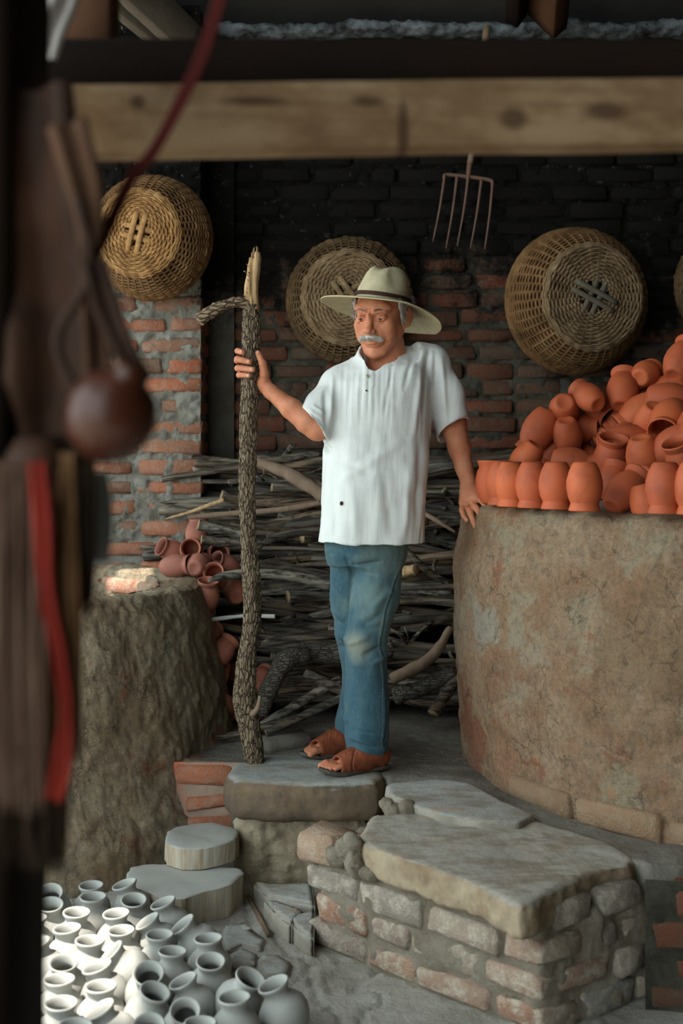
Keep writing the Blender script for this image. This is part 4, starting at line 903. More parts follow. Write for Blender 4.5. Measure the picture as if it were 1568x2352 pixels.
# small litter of twigs on the dirt
s = MB()
for i in range(140):
    x = random.uniform(-.3,.5); y = random.uniform(4.15,4.7); a = random.uniform(0,PI); l = random.uniform(.01,.035); v, f = tube(np.array([[x,y,PZ+.002],[x+l*math.cos(a),y+l*math.sin(a),PZ+.004]]), .0012, 4); s.add(v, f)
o = s.build('twig_litter', MT['haft']); tag(o, 'tiny twigs and bark bits scattered on the dirt by the feet', 'litter', kind='stuff')
ply = slab_poly('wooden_lath', [G(x, y, .03) for x, y in [(566,2042),(574,2040),(622,2128),(614,2134)]], 0, .012, MT['haft'], rough=.001, n=1, bev=.002); tag(ply, 'thin wooden lath lying between the cut logs and the ledge', 'lath')

# ------------------------------------------------------------------ staff
sp = [(585,1752,4.14),(572,1660,4.13),(563,1610,4.13),(567,1520,4.13),(578,1420,4.12),(575,1300,4.11),(567,1150,4.10),(570,1000,4.09),(575,850,4.08),(577,760,4.08),(578,700,4.08)]
sr = [.036,.040,.040,.033,.031,.029,.028,.030,.029,.031,.028]
q = spline([np.array(P(*p)) for p in sp], 260); rr = np.interp(np.linspace(0, 1, 260), np.linspace(0, 1, len(sr)), sr); base = q[0].copy()
root = empty('wooden_staff', base); tag(root, 'tall rough-barked forked wooden staff held upright in the man\'s hand', 'staff')
v, f = tube(q, rr, 72); c = np.repeat(q, 72, 0); d = v-c; d /= np.linalg.norm(d, axis=1)[:, None]; w_ = v*np.array([1,1,.28]); w_ = w_+fbm(v, 30, 3)[:, None]*.006
k = np.clip(cells(w_, 120), 0, .3)*.016+fbm(w_, 60, 4)*.005+fbm(v, 7, 2)*.005-.004; v = v+d*k[:, None]; obj('bark_shaft', v-base, f, MT['bark'], root)
q2 = spline([np.array(P(*p)) for p in [(578,712,4.08),(577,670,4.08),(583,620,4.08),(588,590,4.08)]], 60); v, f = tube(q2, np.linspace(.022,.019,60), 40); c = np.repeat(q2, 40, 0); d = v-c
tt = np.repeat(np.linspace(0,1,60), 40); v = v+d*(fbm(v*np.array([1,1,.12]), 70, 3)*.5)[:, None]; v[:, 2] += (tt > .93)*fbm(v*np.array([1,1,0]), 90, 2)*.03; obj('bare_top', v-base, f, MT['barewood'], root)
mb = MB()
for i in range(26):
    a = random.uniform(0, 6.28); r = random.uniform(.004,.018); p0 = np.array(P(588,592,4.08))+np.array([r*math.cos(a), r*math.sin(a), -.01]); v, f = tube(np.array([p0, p0+np.array([random.uniform(-.006,.006), random.uniform(-.006,.006), random.uniform(.015,.05)])]), [.0035,.0008], 4); mb.add(v-base, f)
for i in range(14):
    p0 = np.array(P(random.choice([570,573,564]), random.uniform(610,690), 4.06)); v, f = tube(np.array([p0, p0+np.array([random.uniform(-.012,-.004), random.uniform(-.006,.002), random.uniform(.0,.012)])]), [.0022,.0006], 4); mb.add(v-base, f)
mb.build('splinters', MT['barewood'], [c for c in root.children if c.name.startswith('bare_top')][0])
q3 = spline([np.array(P(*p)) for p in [(576,702,4.08),(545,694,4.06),(500,706,4.05),(455,738,4.04)]], 50); v, f = tube(q3, np.linspace(.016,.022,50)*np.interp(np.linspace(0,1,50),[0,.2,.97,1],[1.1,.9,.95,.6]), 28); c = np.repeat(q3, 28, 0); d = v-c; v = v+d*(fbm(v*np.array([.25,1,1]), 110, 3)*.45)[:, None]
obj('side_branch', v-base, f, m_bark('branch_half_bark', (.42,.30,.19), (.20,.145,.10), (.05,.038,.028), 0, 90), root)
q4 = spline([np.array(P(*p)) for p in [(580,1640,4.10),(592,1625,4.07),(597,1598,4.06)]], 14); v, f = tube(q4, np.linspace(.012,.005,14), 9); obj('twig_stub', v-base, f, MT['haft'], root)

# ------------------------------------------------------------------ timbers and hangings close to the camera
t = timber('plank_beam', (P(-30,293,1.66).x-.02, 1.60, CZ+.4475), (P(1568,262,1.66).x+.25, 1.68, CZ+.4860), .05, .092, MT['pale_plank'], rough=.003); tag(t, 'pale knotty plank across the top, close to the camera', 'beam')
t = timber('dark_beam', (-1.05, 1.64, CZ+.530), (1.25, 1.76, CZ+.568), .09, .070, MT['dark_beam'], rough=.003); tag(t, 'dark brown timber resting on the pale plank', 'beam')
t = timber('wooden_post', (P(195,40,1.75).x, 1.80, CZ+.60), (P(195,40,1.75).x+.005, 1.80, 3.9), .075, .07, MT['rafter2'], rough=.003); tag(t, 'brown post rising above the dark timber at top left', 'post')
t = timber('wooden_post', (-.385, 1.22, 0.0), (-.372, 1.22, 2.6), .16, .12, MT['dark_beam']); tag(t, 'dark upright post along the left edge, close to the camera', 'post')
hair = m_simple('shaggy_hair', [(.04,.018,.010),(.22,.115,.05),(.45,.27,.14)], 30, 4, .7, .2, 50, obj_=True, stretch=(1,1,.15))
hair2 = m_simple('dark_hair', [(.012,.008,.006),(.05,.028,.016)], 30, 4, .7, .2, 50, stretch=(1,1,.15)); hair3 = m_simple('pale_hair', [(.06,.03,.022),(.20,.12,.085),(.30,.21,.16)], 40, 4, .7, .2, 50, stretch=(1,1,.12))
leather = m_simple('dark_leather', [(.010,.006,.005),(.035,.017,.011),(.075,.034,.02)], 7, 5, .6, .2, 60); ribbon = m_simple('red_ribbon', [(.12,.010,.007),(.22,.02,.012)], 6, 3, .6, .1, 80)
def cloth(name, pts, wd, mat, parent, D, m=40, flatn=8, wave=.006, th=.004):
    q = spline([np.array(P(x, y, D+dz)) for x, y, dz in pts], m); W_ = np.interp(np.linspace(0,1,m), np.linspace(0,1,len(wd)), wd)/F*D; u = np.linspace(-1, 1, flatn); t = np.gradient(q, axis=0); t /= np.linalg.norm(t, axis=1)[:, None]; sd_ = np.cross(t, [0,1,0]); sd_ /= np.linalg.norm(sd_, axis=1)[:, None]
    g = q[:, None]+sd_[:, None]*u[None, :, None]*W_[:, None, None]; g[..., 1] += np.sin(u*5+1)[None]*wave+fbm(g, 12, 2)*wave*1.5; b = g.copy(); b[..., 1] += th
    v = np.concatenate([g.reshape(-1,3), b.reshape(-1,3)]); f = grid_faces(m, flatn); n = m*flatn; fl_ = f.tolist()+(f[:, ::-1]+n).tolist()
    for i in range(m-1): fl_ += [[i*flatn, (i+1)*flatn, (i+1)*flatn+n, i*flatn+n], [i*flatn+flatn-1, i*flatn+flatn-1+n, (i+1)*flatn+flatn-1+n, (i+1)*flatn+flatn-1]]
    return obj(name, v-(np.array(parent.location) if parent else 0), fl_, mat, parent)
def tassel(name, x0, x1, y0, y1, D, spread, mat, parent, n=420, dep=.05, bot=.15, r=.0013):
    mb = MB(); 
    for i in range(n):
        u = random.random(); w0 = x0+(x1-x0)*u; L = y1-(y1-y0)*bot*random.random(); xe = (x0+x1)/2+(w0-(x0+x1)/2)*spread+random.uniform(-8,8); dd = random.uniform(-dep, dep)
        p = spline([np.array(P(w0, y0, D+dd*.3)), np.array(P(w0*.4+xe*.6+random.uniform(-10,10), y0+(L-y0)*.5, D+dd)), np.array(P(xe, L, D+dd))], 6); v, f = tube(p, [r,r*1.1,r*1.1,r,r*.8,r*.3], 3, False); mb.add(v-np.array(parent.location), f)
    o = mb.build(name, mat, parent); tag(o, kind='stuff'); return o
hg = empty('leather_hanging', P(110,300,1.15)); tag(hg, 'dark brown leather and cloth bundle hanging at the left edge, out of focus', 'hanging')
cloth('leather_flap', [(60,200,0),(70,420,0),(90,640,0),(100,860,0),(90,1050,0)], [110,125,125,120,60], leather, hg, 1.16, wave=.012)
cloth('leather_strap', [(150,280,0),(190,420,0),(205,520,0),(200,620,0),(215,760,0),(225,900,0)], [50,45,34,20,34,45], m_simple('brown_suede', [(.05,.024,.014),(.10,.05,.028)], 5, 4, .7, .2, 50), hg, 1.12, wave=.008)
cloth('leather_strap', [(215,600,0),(240,700,0),(285,800,0),(330,880,0)], [30,38,30,25], leather, hg, 1.10)
gd = empty('round_gourd', P(255,955,1.10)); tag(gd, 'round dark orange-brown vessel hanging before the brick pillar, out of focus', 'gourd')
v, f = lathe([(.001,-.044),(.018,-.041),(.033,-.028),(.041,-.008),(.042,.010),(.034,.028),(.020,.038),(.014,.044),(.014,.052),(.010,.054),(.001,.054)], 40); o = obj('gourd_body', v, f, m_terra('gourd_skin', (.075,.018,.008), (.035,.011,.006), .6, .35), gd); o.rotation_euler = (.3, .5, 0)
v, f = tube(spline([(-.03,0,.02),(-.05,0,.07),(-.02,0,.13),(-.03,.0,.2)], 16), .005, 8); obj('hanging_cord', v, f, leather, gd)
ht = empty('hair_tassel', P(85,1050,1.14)); tag(ht, 'long shaggy brown hair tassel hanging at lower left, out of focus', 'tassel')
tassel('hair', 20, 170, 1040, 1760, 1.14, 1.15, hair, ht, 620); tassel('hair', -30, 90, 1060, 1880, 1.12, 1.1, hair3, ht, 300, r=.0012); tassel('hair', 100, 215, 1000, 1420, 1.16, .9, hair2, ht, 380); tassel('hair', 60, 150, 1600, 2010, 1.15, .9, hair2, ht, 260)
tassel('hair', -60, 80, 1500, 2000, 1.17, 1.0, hair2, ht, 260)
v, f = lathe([(.001,.02),(.02,.018),(.03,0),(.034,-.03),(.028,-.035),(.001,-.03)], 24); o = obj('tassel_cap', v, f, leather, ht)
h2 = empty('pale_horsehair', P(228,1090,1.20)); tag(h2, 'wisp of pale grey hair hanging beside the brick pillar, out of focus', 'tassel'); tassel('hair', 215, 246, 1085, 1300, 1.20, 1.0, m_simple('grey_hair', [(.3,.32,.32),(.55,.57,.55)], 20, 3, .8), h2, 90, dep=.01, r=.0011)
rb_ = empty('red_ribbon', P(100,1100,1.08)); tag(rb_, 'red ribbon running down over the hair tassel, out of focus', 'ribbon')
cloth('ribbon_band', [(85,1060,0),(95,1200,0),(105,1350,0),(135,1500,0),(150,1640,0),(140,1760,0),(120,1840,0)], [22,24,20,18,16,26,22], ribbon, rb_, 1.08, wave=.003, th=.0015)
rs_ = empty('red_strap', P(430,200,1.25)); tag(rs_, 'red strap slanting across the planks from the top edge, out of focus', 'strap')
cloth('strap_band', [(520,-60,0),(470,110,0),(420,220,0),(350,350,0),(300,410,0),(230,560,0),(195,640,0)], [16,15,15,13,14,14,12], m_simple('dark_red_strap', [(.045,.006,.005),(.08,.010,.008)], 6, 3, .7, .1, 80), rs_, 1.25, wave=.001, th=.002)
wc = empty('pale_cloth', P(110,40,1.45)); tag(wc, 'pale cloth strip hanging in the top left corner above the timber', 'cloth')
cloth('cloth_strip', [(160,-60,0),(145,0,0),(118,60,0),(98,130,0)], [38,36,36,34], m_simple('pale_linen', [(.34,.30,.29),(.5,.47,.44)], 5, 3, .9, .2, 60), wc, 1.45, th=.002)
cb = empty('corn_husks', P(30,20,1.5)); tag(cb, 'grey and yellow dried husks hanging in the top left corner', 'husks')
for i in range(16):
    x = random.uniform(-20,70); y = random.uniform(-40,60); cloth('husk', [(x,y-50,0),(x+random.uniform(-15,15),y,0),(x+random.uniform(-20,20),y+45,0)], [4,13,3], m_simple('husk_%s' % 'ab'[i % 2], [(.35,.33,.32),(.55,.52,.5)], 5) if i % 3 else m_simple('husk_yellow', [(.35,.25,.03),(.5,.38,.06)], 5), cb, 1.5, m=10, flatn=4, th=.001)

# ------------------------------------------------------------------ the man
skin = NT('skin'); t = skin; n_ = t.noise(t.W, 16, 6, .65); c_ = t.ramp(n_, [(.38,.125,.06),(.53,.20,.105),(.60,.27,.16)]); xz = t.xyz(t.W)[2]
c_ = t.mix(t.mr(t.noise(t.W, 70, 5, .7), .5, .75, 0, .35), c_, (.33,.12,.07)); skin = t.fin(c_, .55, t.bump(t.ma('ADD', t.noise(t.W, 300, 4), t.noise(t.mp(t.W, (1,1,2.5)), 110, 6, .7)), .55, .003), Subsurface_Weight=.12, Subsurface_Scale=.01, Specular_IOR_Level=.35)
skin.node_tree.nodes['Principled BSDF'].inputs['Subsurface Radius'].default_value = (1,.35,.2)
nailm = m_simple('nail', [(.50,.23,.14),(.60,.32,.22)], 20, 3, .4, .1)
t = NT('white_cotton'); W = t.W; wv = t.noise(t.mp(W, (260,260,22)), 1, 4, .7); c_ = t.ramp(t.noise(W, 4, 5, .6), [(.58,.60,.59),(.70,.72,.71)]); c_ = t.mix(t.mr(t.noise(W, 9, 6, .7), .62, .72, 0, .30), c_, (.50,.50,.46))
shirtm = t.fin(c_, .9, t.bump(t.noise(t.mp(W, (60,60,5)), 1, 5, .6), .28, .004, t.bump(wv, .25, .002)), Sheen_Weight=.2)
t = NT('blue_denim'); W = t.W; zz = t.xyz(W)
c_ = t.ramp(t.noise(W, 5, 6, .65), [(.018,.055,.082),(.034,.088,.120),(.07,.135,.155)]); fd = t.ma('MULTIPLY', t.mr(t.noise(t.mp(W, loc=(3,0,0)), 4.2, 5, .6), .38, .62), t.mr(zz[2], .62, .92)); c_ = t.mix(t.ma('MULTIPLY', fd, .75), c_, (.15,.205,.185))
def spot(c, r, soft=.5):
    d = t.n('ShaderNodeVectorMath', operation='DISTANCE'); t.put(d.inputs[0], W); d.inputs[1].default_value = c; return t.mr(d.outputs['Value'], r*(1-soft), r, 1, 0)
kn = spot(P(808,1490,3.96), .085, .8); th_ = spot(P(850,1370,3.97), .11, .9); c_ = t.mix(t.ma('MULTIPLY', kn, .75), c_, (.27,.27,.20)); c_ = t.mix(t.ma('MULTIPLY', th_, .55), c_, (.17,.23,.21)); c_ = t.mix(t.mr(t.noise(t.mp(W, (420,420,60)), 1, 3, .8), .4, .7, 0, .45), c_, (.11,.18,.21))
jeansm = t.fin(c_, .9, t.bump(t.noise(t.mp(W, (300,300,160)), 1, 3), .3, .002), Sheen_Weight=.1)
strawm = m_simple('straw_hat', [(.42,.36,.22),(.58,.51,.34)], 40, 6, .85, .5, 180, .003)
bandm = m_simple('hat_band', [(.05,.022,.016),(.09,.04,.028)], 60, 4, .6, .6, 160, .003)
sandm = m_simple('sandal_leather', [(.10,.030,.016),(.20,.058,.028),(.28,.085,.042)], 14, 6, .5, .4, 60, .003)
solem = m_simple('sandal_sole', [(.05,.04,.032),(.12,.10,.085)], 14, 6, .9, .5, 60)
hairm = m_simple('grey_hair_head', [(.38,.36,.33),(.62,.60,.56)], 60, 3, .6, .2); browm = m_simple('eyebrow_hair', [(.20,.12,.09),(.30,.21,.16)], 60, 3, .7, .2)
eyew = m_simple('eye_white', [(.45,.40,.37),(.5,.45,.42)], 5, 2, .25, .0, 5, 0); eyed = m_simple('eye_iris', [(.02,.012,.008),(.03,.018,.01)], 5, 2, .15, 0, 5, 0)
def Q(px, py, D): return np.array(P(px, py, D))
class HM:                                                  # head frame: +x image right, -y face, +z up; eyes at z = 0
    def __init__(s, o, yaw, pitch, roll, sc): s.o = np.array(o); s.R = np.array((Matrix.Rotation(yaw, 3, 'Z') @ Matrix.Rotation(pitch, 3, 'X') @ Matrix.Rotation(roll, 3, 'Y'))); s.s = sc
    def __call__(s, v): return s.o+s.R@(np.array(v, float)*s.s)
H = HM(Q(874,722,4.07), math.radians(-24), math.radians(13), math.radians(3), 1.10)
man = empty('person', (0.10, 4.08, PZ)); ML = np.array([0.10, 4.08, PZ])
tag(man, 'older man in a straw hat, white shirt, jeans and leather sandals holding a staff', 'person')
def part(name, v, f, mat, parent=None, smooth=True): return obj(name, np.asarray(v)-ML, f, mat, parent or man, smooth)
b = S(); hs = H.s
def he(c, r, k=.01, op='+', rot=None):
    Rl = np.array(Euler(rot).to_matrix()) if rot else np.eye(3); b.ell(c, r, k, op, rot=rot, M=H, Rm=H.R)
def hc(a, c, ra, rb, k=.01, op='+'): b.cone(H(a), H(c), ra*hs, rb*hs, k, op)
# neck, trunk, limbs
b.cone(Q(893,862,4.12), Q(888,790,4.11), .066, .060, .02)
b.cone(Q(870,900,4.12), Q(845,1200,4.12), .10, .11, .03); b.cone(Q(800,880,4.12), Q(980,850,4.12), .045, .045, .03)
b.cone(Q(882,1265,4.07), Q(846,1480,4.05), .062, .045, .03); b.cone(Q(846,1480,4.05), Q(846,1745,4.06), .045, .034, .03)
b.cone(Q(805,1265,4.18), Q(815,1470,4.20), .060, .044, .03); b.cone(Q(815,1470,4.20), Q(812,1700,4.27), .044, .033, .03)
# arms
b.path([Q(790,868,4.10), Q(728,985,4.02)], [.050,.040], .02)
b.path([Q(728,985,4.02), Q(705,968,4.02), Q(668,938,4.04), Q(622,900,4.07), Q(606,884,4.085)], [.038,.0395,.035,.0245,.0235], .012)
b.path([Q(995,848,4.12), Q(1040,975,4.15), Q(1055,1030,4.15), Q(1066,1075,4.14), Q(1076,1112,4.12)], [.050,.044,.0375,.029,.0255], .015)
# right hand round the staff
b.cone(Q(606,884,4.085), Q(596,858,4.115), .024, .024, .012); b.cone(Q(603,880,4.09), Q(576,862,4.125), .022, .018, .012); b.cone(Q(598,850,4.115), Q(566,822,4.122), .018, .013, .012); b.cone(Q(598,858,4.12), Q(562,845,4.122), .018, .013, .012)
fing = [((566,815,4.122),(551,808,4.105),(546,806,4.075),(558,809,4.045)), ((562,832,4.124),(545,828,4.10),(545,825,4.065),(573,831,4.040)),
        ((562,850,4.124),(546,846,4.10),(547,845,4.065),(580,849,4.040)), ((566,866,4.120),(549,862,4.10),(549,861,4.066),(572,863,4.042))]
fr = [(.0105,.0108,.0105,.0090),(.0110,.0115,.0110,.0095),(.0108,.0110,.0106,.0092),(.0098,.0098,.0094,.0082)]
for pts, r in zip(fing, fr): b.path([Q(*p) for p in pts], r, .0035)
b.path([Q(607,882,4.085), Q(607,858,4.062), Q(603,835,4.052), Q(593,811,4.052)], [.018,.0150,.0125,.0095], .006)
# left hand on the rim of the kiln
b.cone(Q(1076,1108,4.12), Q(1074,1150,4.075), .0265, .022, .012); b.cone(Q(1082,1118,4.11), Q(1092,1146,4.06), .021, .0175, .012); b.cone(Q(1068,1120,4.11), Q(1064,1155,4.075), .018, .017, .012)
lf = [((1088,1122,4.09),(1108,1138,4.055),(1124,1145,4.035),(1138,1152,4.02)), ((1092,1142,4.065),(1106,1150,4.045),(1114,1160,4.033),(1117,1174,4.030)),
      ((1083,1155,4.062),(1094,1168,4.045),(1104,1183,4.038),(1110,1200,4.036)), ((1072,1160,4.066),(1080,1178,4.052),(1087,1197,4.048),(1094,1216,4.046)), ((1062,1158,4.075),(1060,1172,4.068),(1064,1184,4.064),(1071,1195,4.06))]
lr = [(.013,.0105,.0098,.0082),(.0112,.0110,.0100,.0085),(.0115,.0112,.0102,.0088),(.0110,.0105,.0096,.0084),(.0098,.0092,.0086,.0075)]
for pts, r in zip(lf, lr): b.path([Q(*p) for p in pts], r, .0035)
for (x, y, D) in [(1094,1142,4.046),(1084,1154,4.044),(1072,1159,4.048),(1062,1157,4.056)]: b.ell(Q(x, y, D+.008), (.011,.010,.010), .006)   # knuckles
# head
he((0,.018,.030),(.0745,.094,.074)); he((0,-.018,-.020),(.0655,.070,.088), .02)
for s_ in (-1, 1):
    hc((s_*.055,.0,-.050),(s_*.022,-.055,-.106), .020, .0165, .02); he((s_*.044,-.056,-.026),(.022,.022,.022), .015)
    hc((s_*.050,-.062,.026),(s_*.014,-.0815,.017), .0095, .0085, .010)
    he((s_*.046,-.048,-.056),(.017,.021,.024), .018)
he((0,-.062,-.112),(.024,.020,.019), .012); he((0,-.068,.030),(.050,.020,.022), .02); he((0,-.071,-.062),(.036,.021,.030), .015)
for s_ in (-1, 1): he((s_*.0315,-.096,.000),(.0185,.0150,.0105), .012, '-')
hc((0,-.078,.016),(0,-.104,-.034), .0080, .0105, .008); he((0,-.107,-.036),(.0125,.0115,.0105), .006); he((0,-.092,.004),(.008,.012,.012), .008)
for s_ in (-1, 1):
    he((s_*.0125,-.095,-.040),(.0085,.0115,.0080), .004); he((s_*.0315,-.0705,-.0015),(.0165,.0145,.0130), .004)
    he((s_*.0060,-.1045,-.0475),(.0035,.0055,.0025), .002, '-')
    he((s_*.0315,-.0880,-.0035),(.0125,.0085,.0050), .001, '-')
    hc((s_*.0165,-.094,-.036),(s_*.034,-.078,-.068), .0032, .0028, .008, '-')       # folds from nose to mouth
    hc((s_*.0180,-.0865,-.0125),(s_*.042,-.0745,-.0175), .0020, .0020, .006, '-')   # bags under the eyes
    hc((s_*.0045,-.0955,.012),(s_*.0055,-.090,.028), .0014, .0012, .006, '-')       # frown
    b.ell(H((s_*.0765,.014,-.012)), (.0075*hs,.0185*hs,.0315*hs), .004, rot=None) if False else he((s_*.0850,.018,-.010),(.0065,.0190,.0320), .004, rot=(-.2,0,-s_*.35))
    he((s_*.0900,.010,-.006),(.0045,.0105,.0180), .003, '-', rot=(-.2,0,-s_*.35)); he((s_*.0790,.018,-.008),(.008,.009,.018), .005); he((s_*.0765,.006,-.034),(.0065,.008,.009), .004)
for z_, w_ in ((.040,.034),(.052,.038),(.063,.036)): b.path([H((x, -.0915+.55*x*x*10*.9+(z_-.04)*.35-.0, z_+.004*math.cos(x*90)))for x in np.linspace(-w_, w_, 9)], [.0018*hs]*9, .004, '-')
he((0,-.0900,-.0660),(.0215,.0080,.0048), .003); he((0,-.0875,-.0760),(.0185,.0085,.0058), .003); he((0,-.0985,-.0708),(.0215,.0080,.0011), .002, '-'); he((0,-.090,-.0865),(.018,.005,.0035), .006, '-')
# feet
def foot(o, d, L=.245):
    d = np.array([d[0], d[1], 0]); d /= np.linalg.norm(d); n = np.array([-d[1], d[0], 0]); o = np.array(o); k = L/.25
    return lambda x, y, z: o+(d*x+n*y)*k+np.array([0, 0, z*k])
F1 = foot(Q(884,0,4.065)*[1,1,0]+[0,0,PZ+.006], Q(738,0,3.955)-Q(884,0,4.065), .235); F2 = foot(Q(822,0,4.31)*[1,1,0]+[0,0,PZ+.006], Q(712,0,4.19)-Q(822,0,4.31), .235)
up = np.array([0,0,1.0])
for ff, m_ in ((F1, 1), (F2, -1)):
    b.path([ff(.035,0,.045), ff(.032,0,.08), ff(.030,0,.12)], [.033,.033,.030], .015); b.path([ff(.05,0,.05), ff(.12,0,.045), ff(.175,0,.034)], [.034,.030,.016], .015); b.path([ff(.10,.018,.03), ff(.172,.022,.026)], [.024,.014], .012); b.path([ff(.10,-.018,.03), ff(.172,-.022,.026)], [.024,.014], .012)
    for i, (y, x1, r) in enumerate([(-.033,.240,.0130),(-.0135,.241,.0090),(.0025,.235,.0086),(.0175,.227,.0083),(.0315,.216,.0080)]):
        y *= m_; b.path([ff(.175,y*.9,.028), ff(x1-.018,y,.031), ff(x1,y,.024)], [.010,r,r*.95], .0018)
v, f = b.mesh(.0021, 26); v = relax(v, f, 2, .3); v = v+vnormals(v, f)*(fbm(v, 45, 3)*.0010)[:, None]
part('body', v, f, skin)
LID = []
for s_ in (-1, 1):
    e = S(); e.ell((s_*.0315,-.0708,-.0015), (.0170,.0152,.0136), M=H, Rm=H.R); e.cone(H((s_*.0195,-.0835,.0045)), H((s_*.0315,-.0885,.0062)), .0020, .0024, .003); e.cone(H((s_*.0315,-.0885,.0062)), H((s_*.0440,-.0815,.0020)), .0024, .0018, .003)
    e.ell((s_*.0315,-.0900,-.0045), (.0132,.0110,.0029), .0012, '-', M=H, Rm=H.R, rot=(0,s_*.14,0)); v2, f2 = e.mesh(.0008); part('eyelid', v2, f2, skin)
# nails
for (pts, r) in list(zip(fing, fr))+[(((607,858,4.062),(603,835,4.052),(596,818,4.046),(593,811,4.052)), (.01,.01,.01,.0095))]+list(zip(lf, lr)):
    a, c = Q(*pts[2]), Q(*pts[3]); ax = (c-a)/np.linalg.norm(c-a); out = np.array([0,-1.0,0]) if pts[3][0] < 700 else np.array([.0,-.9,.45]); out = out-ax*(out@ax); out /= np.linalg.norm(out); sd_ = np.cross(ax, out); R_n = np.stack([ax, sd_, out], 1)
    s = S(); s.ell((0,0,0), (.0068,.0052,.0016)); v, f = s.mesh(.0011); v = v@R_n.T+c+out*(r[3]*.90)-ax*.0005; part('nail', v, f, nailm)
# eyes
for s_ in (-1, 1):
    v, f = lathe([(.0123*math.sin(a), -.0123*math.cos(a)) for a in np.linspace(.01, PI-.01, 14)], 24); Rl = np.array(Matrix.Rotation(math.radians(90-10), 3, 'X')); ev = (v*hs)@Rl.T@H.R.T+H((s_*.0315,-.0715,-.003)); eo = part('eye', ev, f, eyew)
    v, f = lathe([(.0001,.0129),(.0030,.0128),(.0056,.0119),(.0060,.0112)], 20); part('iris', ((v+np.array([-.001,-.0015,0]))*hs)@np.array(Matrix.Rotation(math.radians(90+12), 3, 'X')).T@H.R.T+H((s_*.0315,-.0715,-.003)), f, eyed, eo)
# hair
def strands(name, n, start, direc, L, mat, r=.0007, curl=.004, seg=5, seed=1):
    rs = np.random.default_rng(seed); mb = MB()
    for i in range(n):
        p = np.array(start(rs)); pts = [p]; d = np.array(direc(p, rs)); l = L*rs.uniform(.6, 1.1)
        for j in range(seg): p = p+d*l/seg+rs.normal(0, curl/seg, 3); d = d+rs.normal(0, .08, 3); pts.append(p)
        v, f = tube(np.array([H(q) for q in pts]), np.linspace(r, r*.4, seg+1), 3, False); mb.add(v, f)
    v = np.concatenate(mb.v); o = obj(name, v-ML, mb.f, mat, man); return o
sh = S()
for s_ in (-1, 1):
    for c, r in (((s_*.0735,.008,.028),(.0085,.024,.028)), ((s_*.068,.062,.01),(.012,.034,.050)), ((s_*.0745,-.018,.030),(.0065,.014,.022)), ((s_*.0765,-.012,.004),(.0045,.010,.020))): sh.ell(c, r, .008, M=H, Rm=H.R)
sh.ell((0,.075,.005), (.066,.046,.060), .01, M=H, Rm=H.R)
v, f = sh.mesh(.003); v = v+vnormals(v, f)*(fbm(v*np.array([1.6,1,.5]), 130, 3)*.0035)[:, None]; part('hair', v, f, hairm)
def side(s_, x=.078):
    return lambda rs: (lambda y: (s_*(x+rs.uniform(-.002,.006)), y, rs.uniform(.0 if (y > .045 or y < -.01) else .030,.055)))(rs.uniform(-.040,.075))
for s_ in (-1, 1): strands('hair_strands', 420, side(s_), lambda p, rs: (s_*.06+rs.normal(0,.05), .75+rs.normal(0,.2), -.75+rs.normal(0,.25)), .034, hairm, .0009, seed=3+s_)
strands('sideburn', 120, lambda rs: (.0775+rs.uniform(-.001,.003), rs.uniform(-.026,-.004), rs.uniform(-.014,.03)), lambda p, rs: (0, .1, -1), .020, hairm, .0008, seed=9)
strands('moustache', 620, lambda rs: (lambda u: (u, -.0985+abs(u)*.30+rs.uniform(-.003,.002), -.0545-abs(u)*.16+rs.uniform(-.0045,.004)))(rs.uniform(-.032,.032)), lambda p, rs: (p[0]*22, -.30+abs(p[0])*8, -.75), .0135, hairm, .00075, curl=.003, seed=12)
ms = S(); 
for s_ in (-1, 1): ms.cone(H((s_*.003,-.0965,-.0575)), H((s_*.026,-.0895,-.0625)), .0062*hs, .0045*hs, .004)
v, f = ms.mesh(.0018); v = v+vnormals(v, f)*(fbm(v, 280, 2)*.002)[:, None]; part('moustache_base', v, f, hairm)
for s_ in (-1, 1): strands('eyebrow', 110, lambda rs: (lambda u: (s_*u, -.0925+max(0, u-.02)*.62+rs.uniform(-.001,.001), .0200-.10*max(0, u-.03)+.004*math.sin((u-.012)/.04*PI)+rs.uniform(-.0028,.0028)))(rs.uniform(.012,.050)), lambda p, rs: (s_*.9, .15, .25-10*max(0, abs(p[0])-.03)), .010, browm, .0006, curl=.002, seed=20+s_)
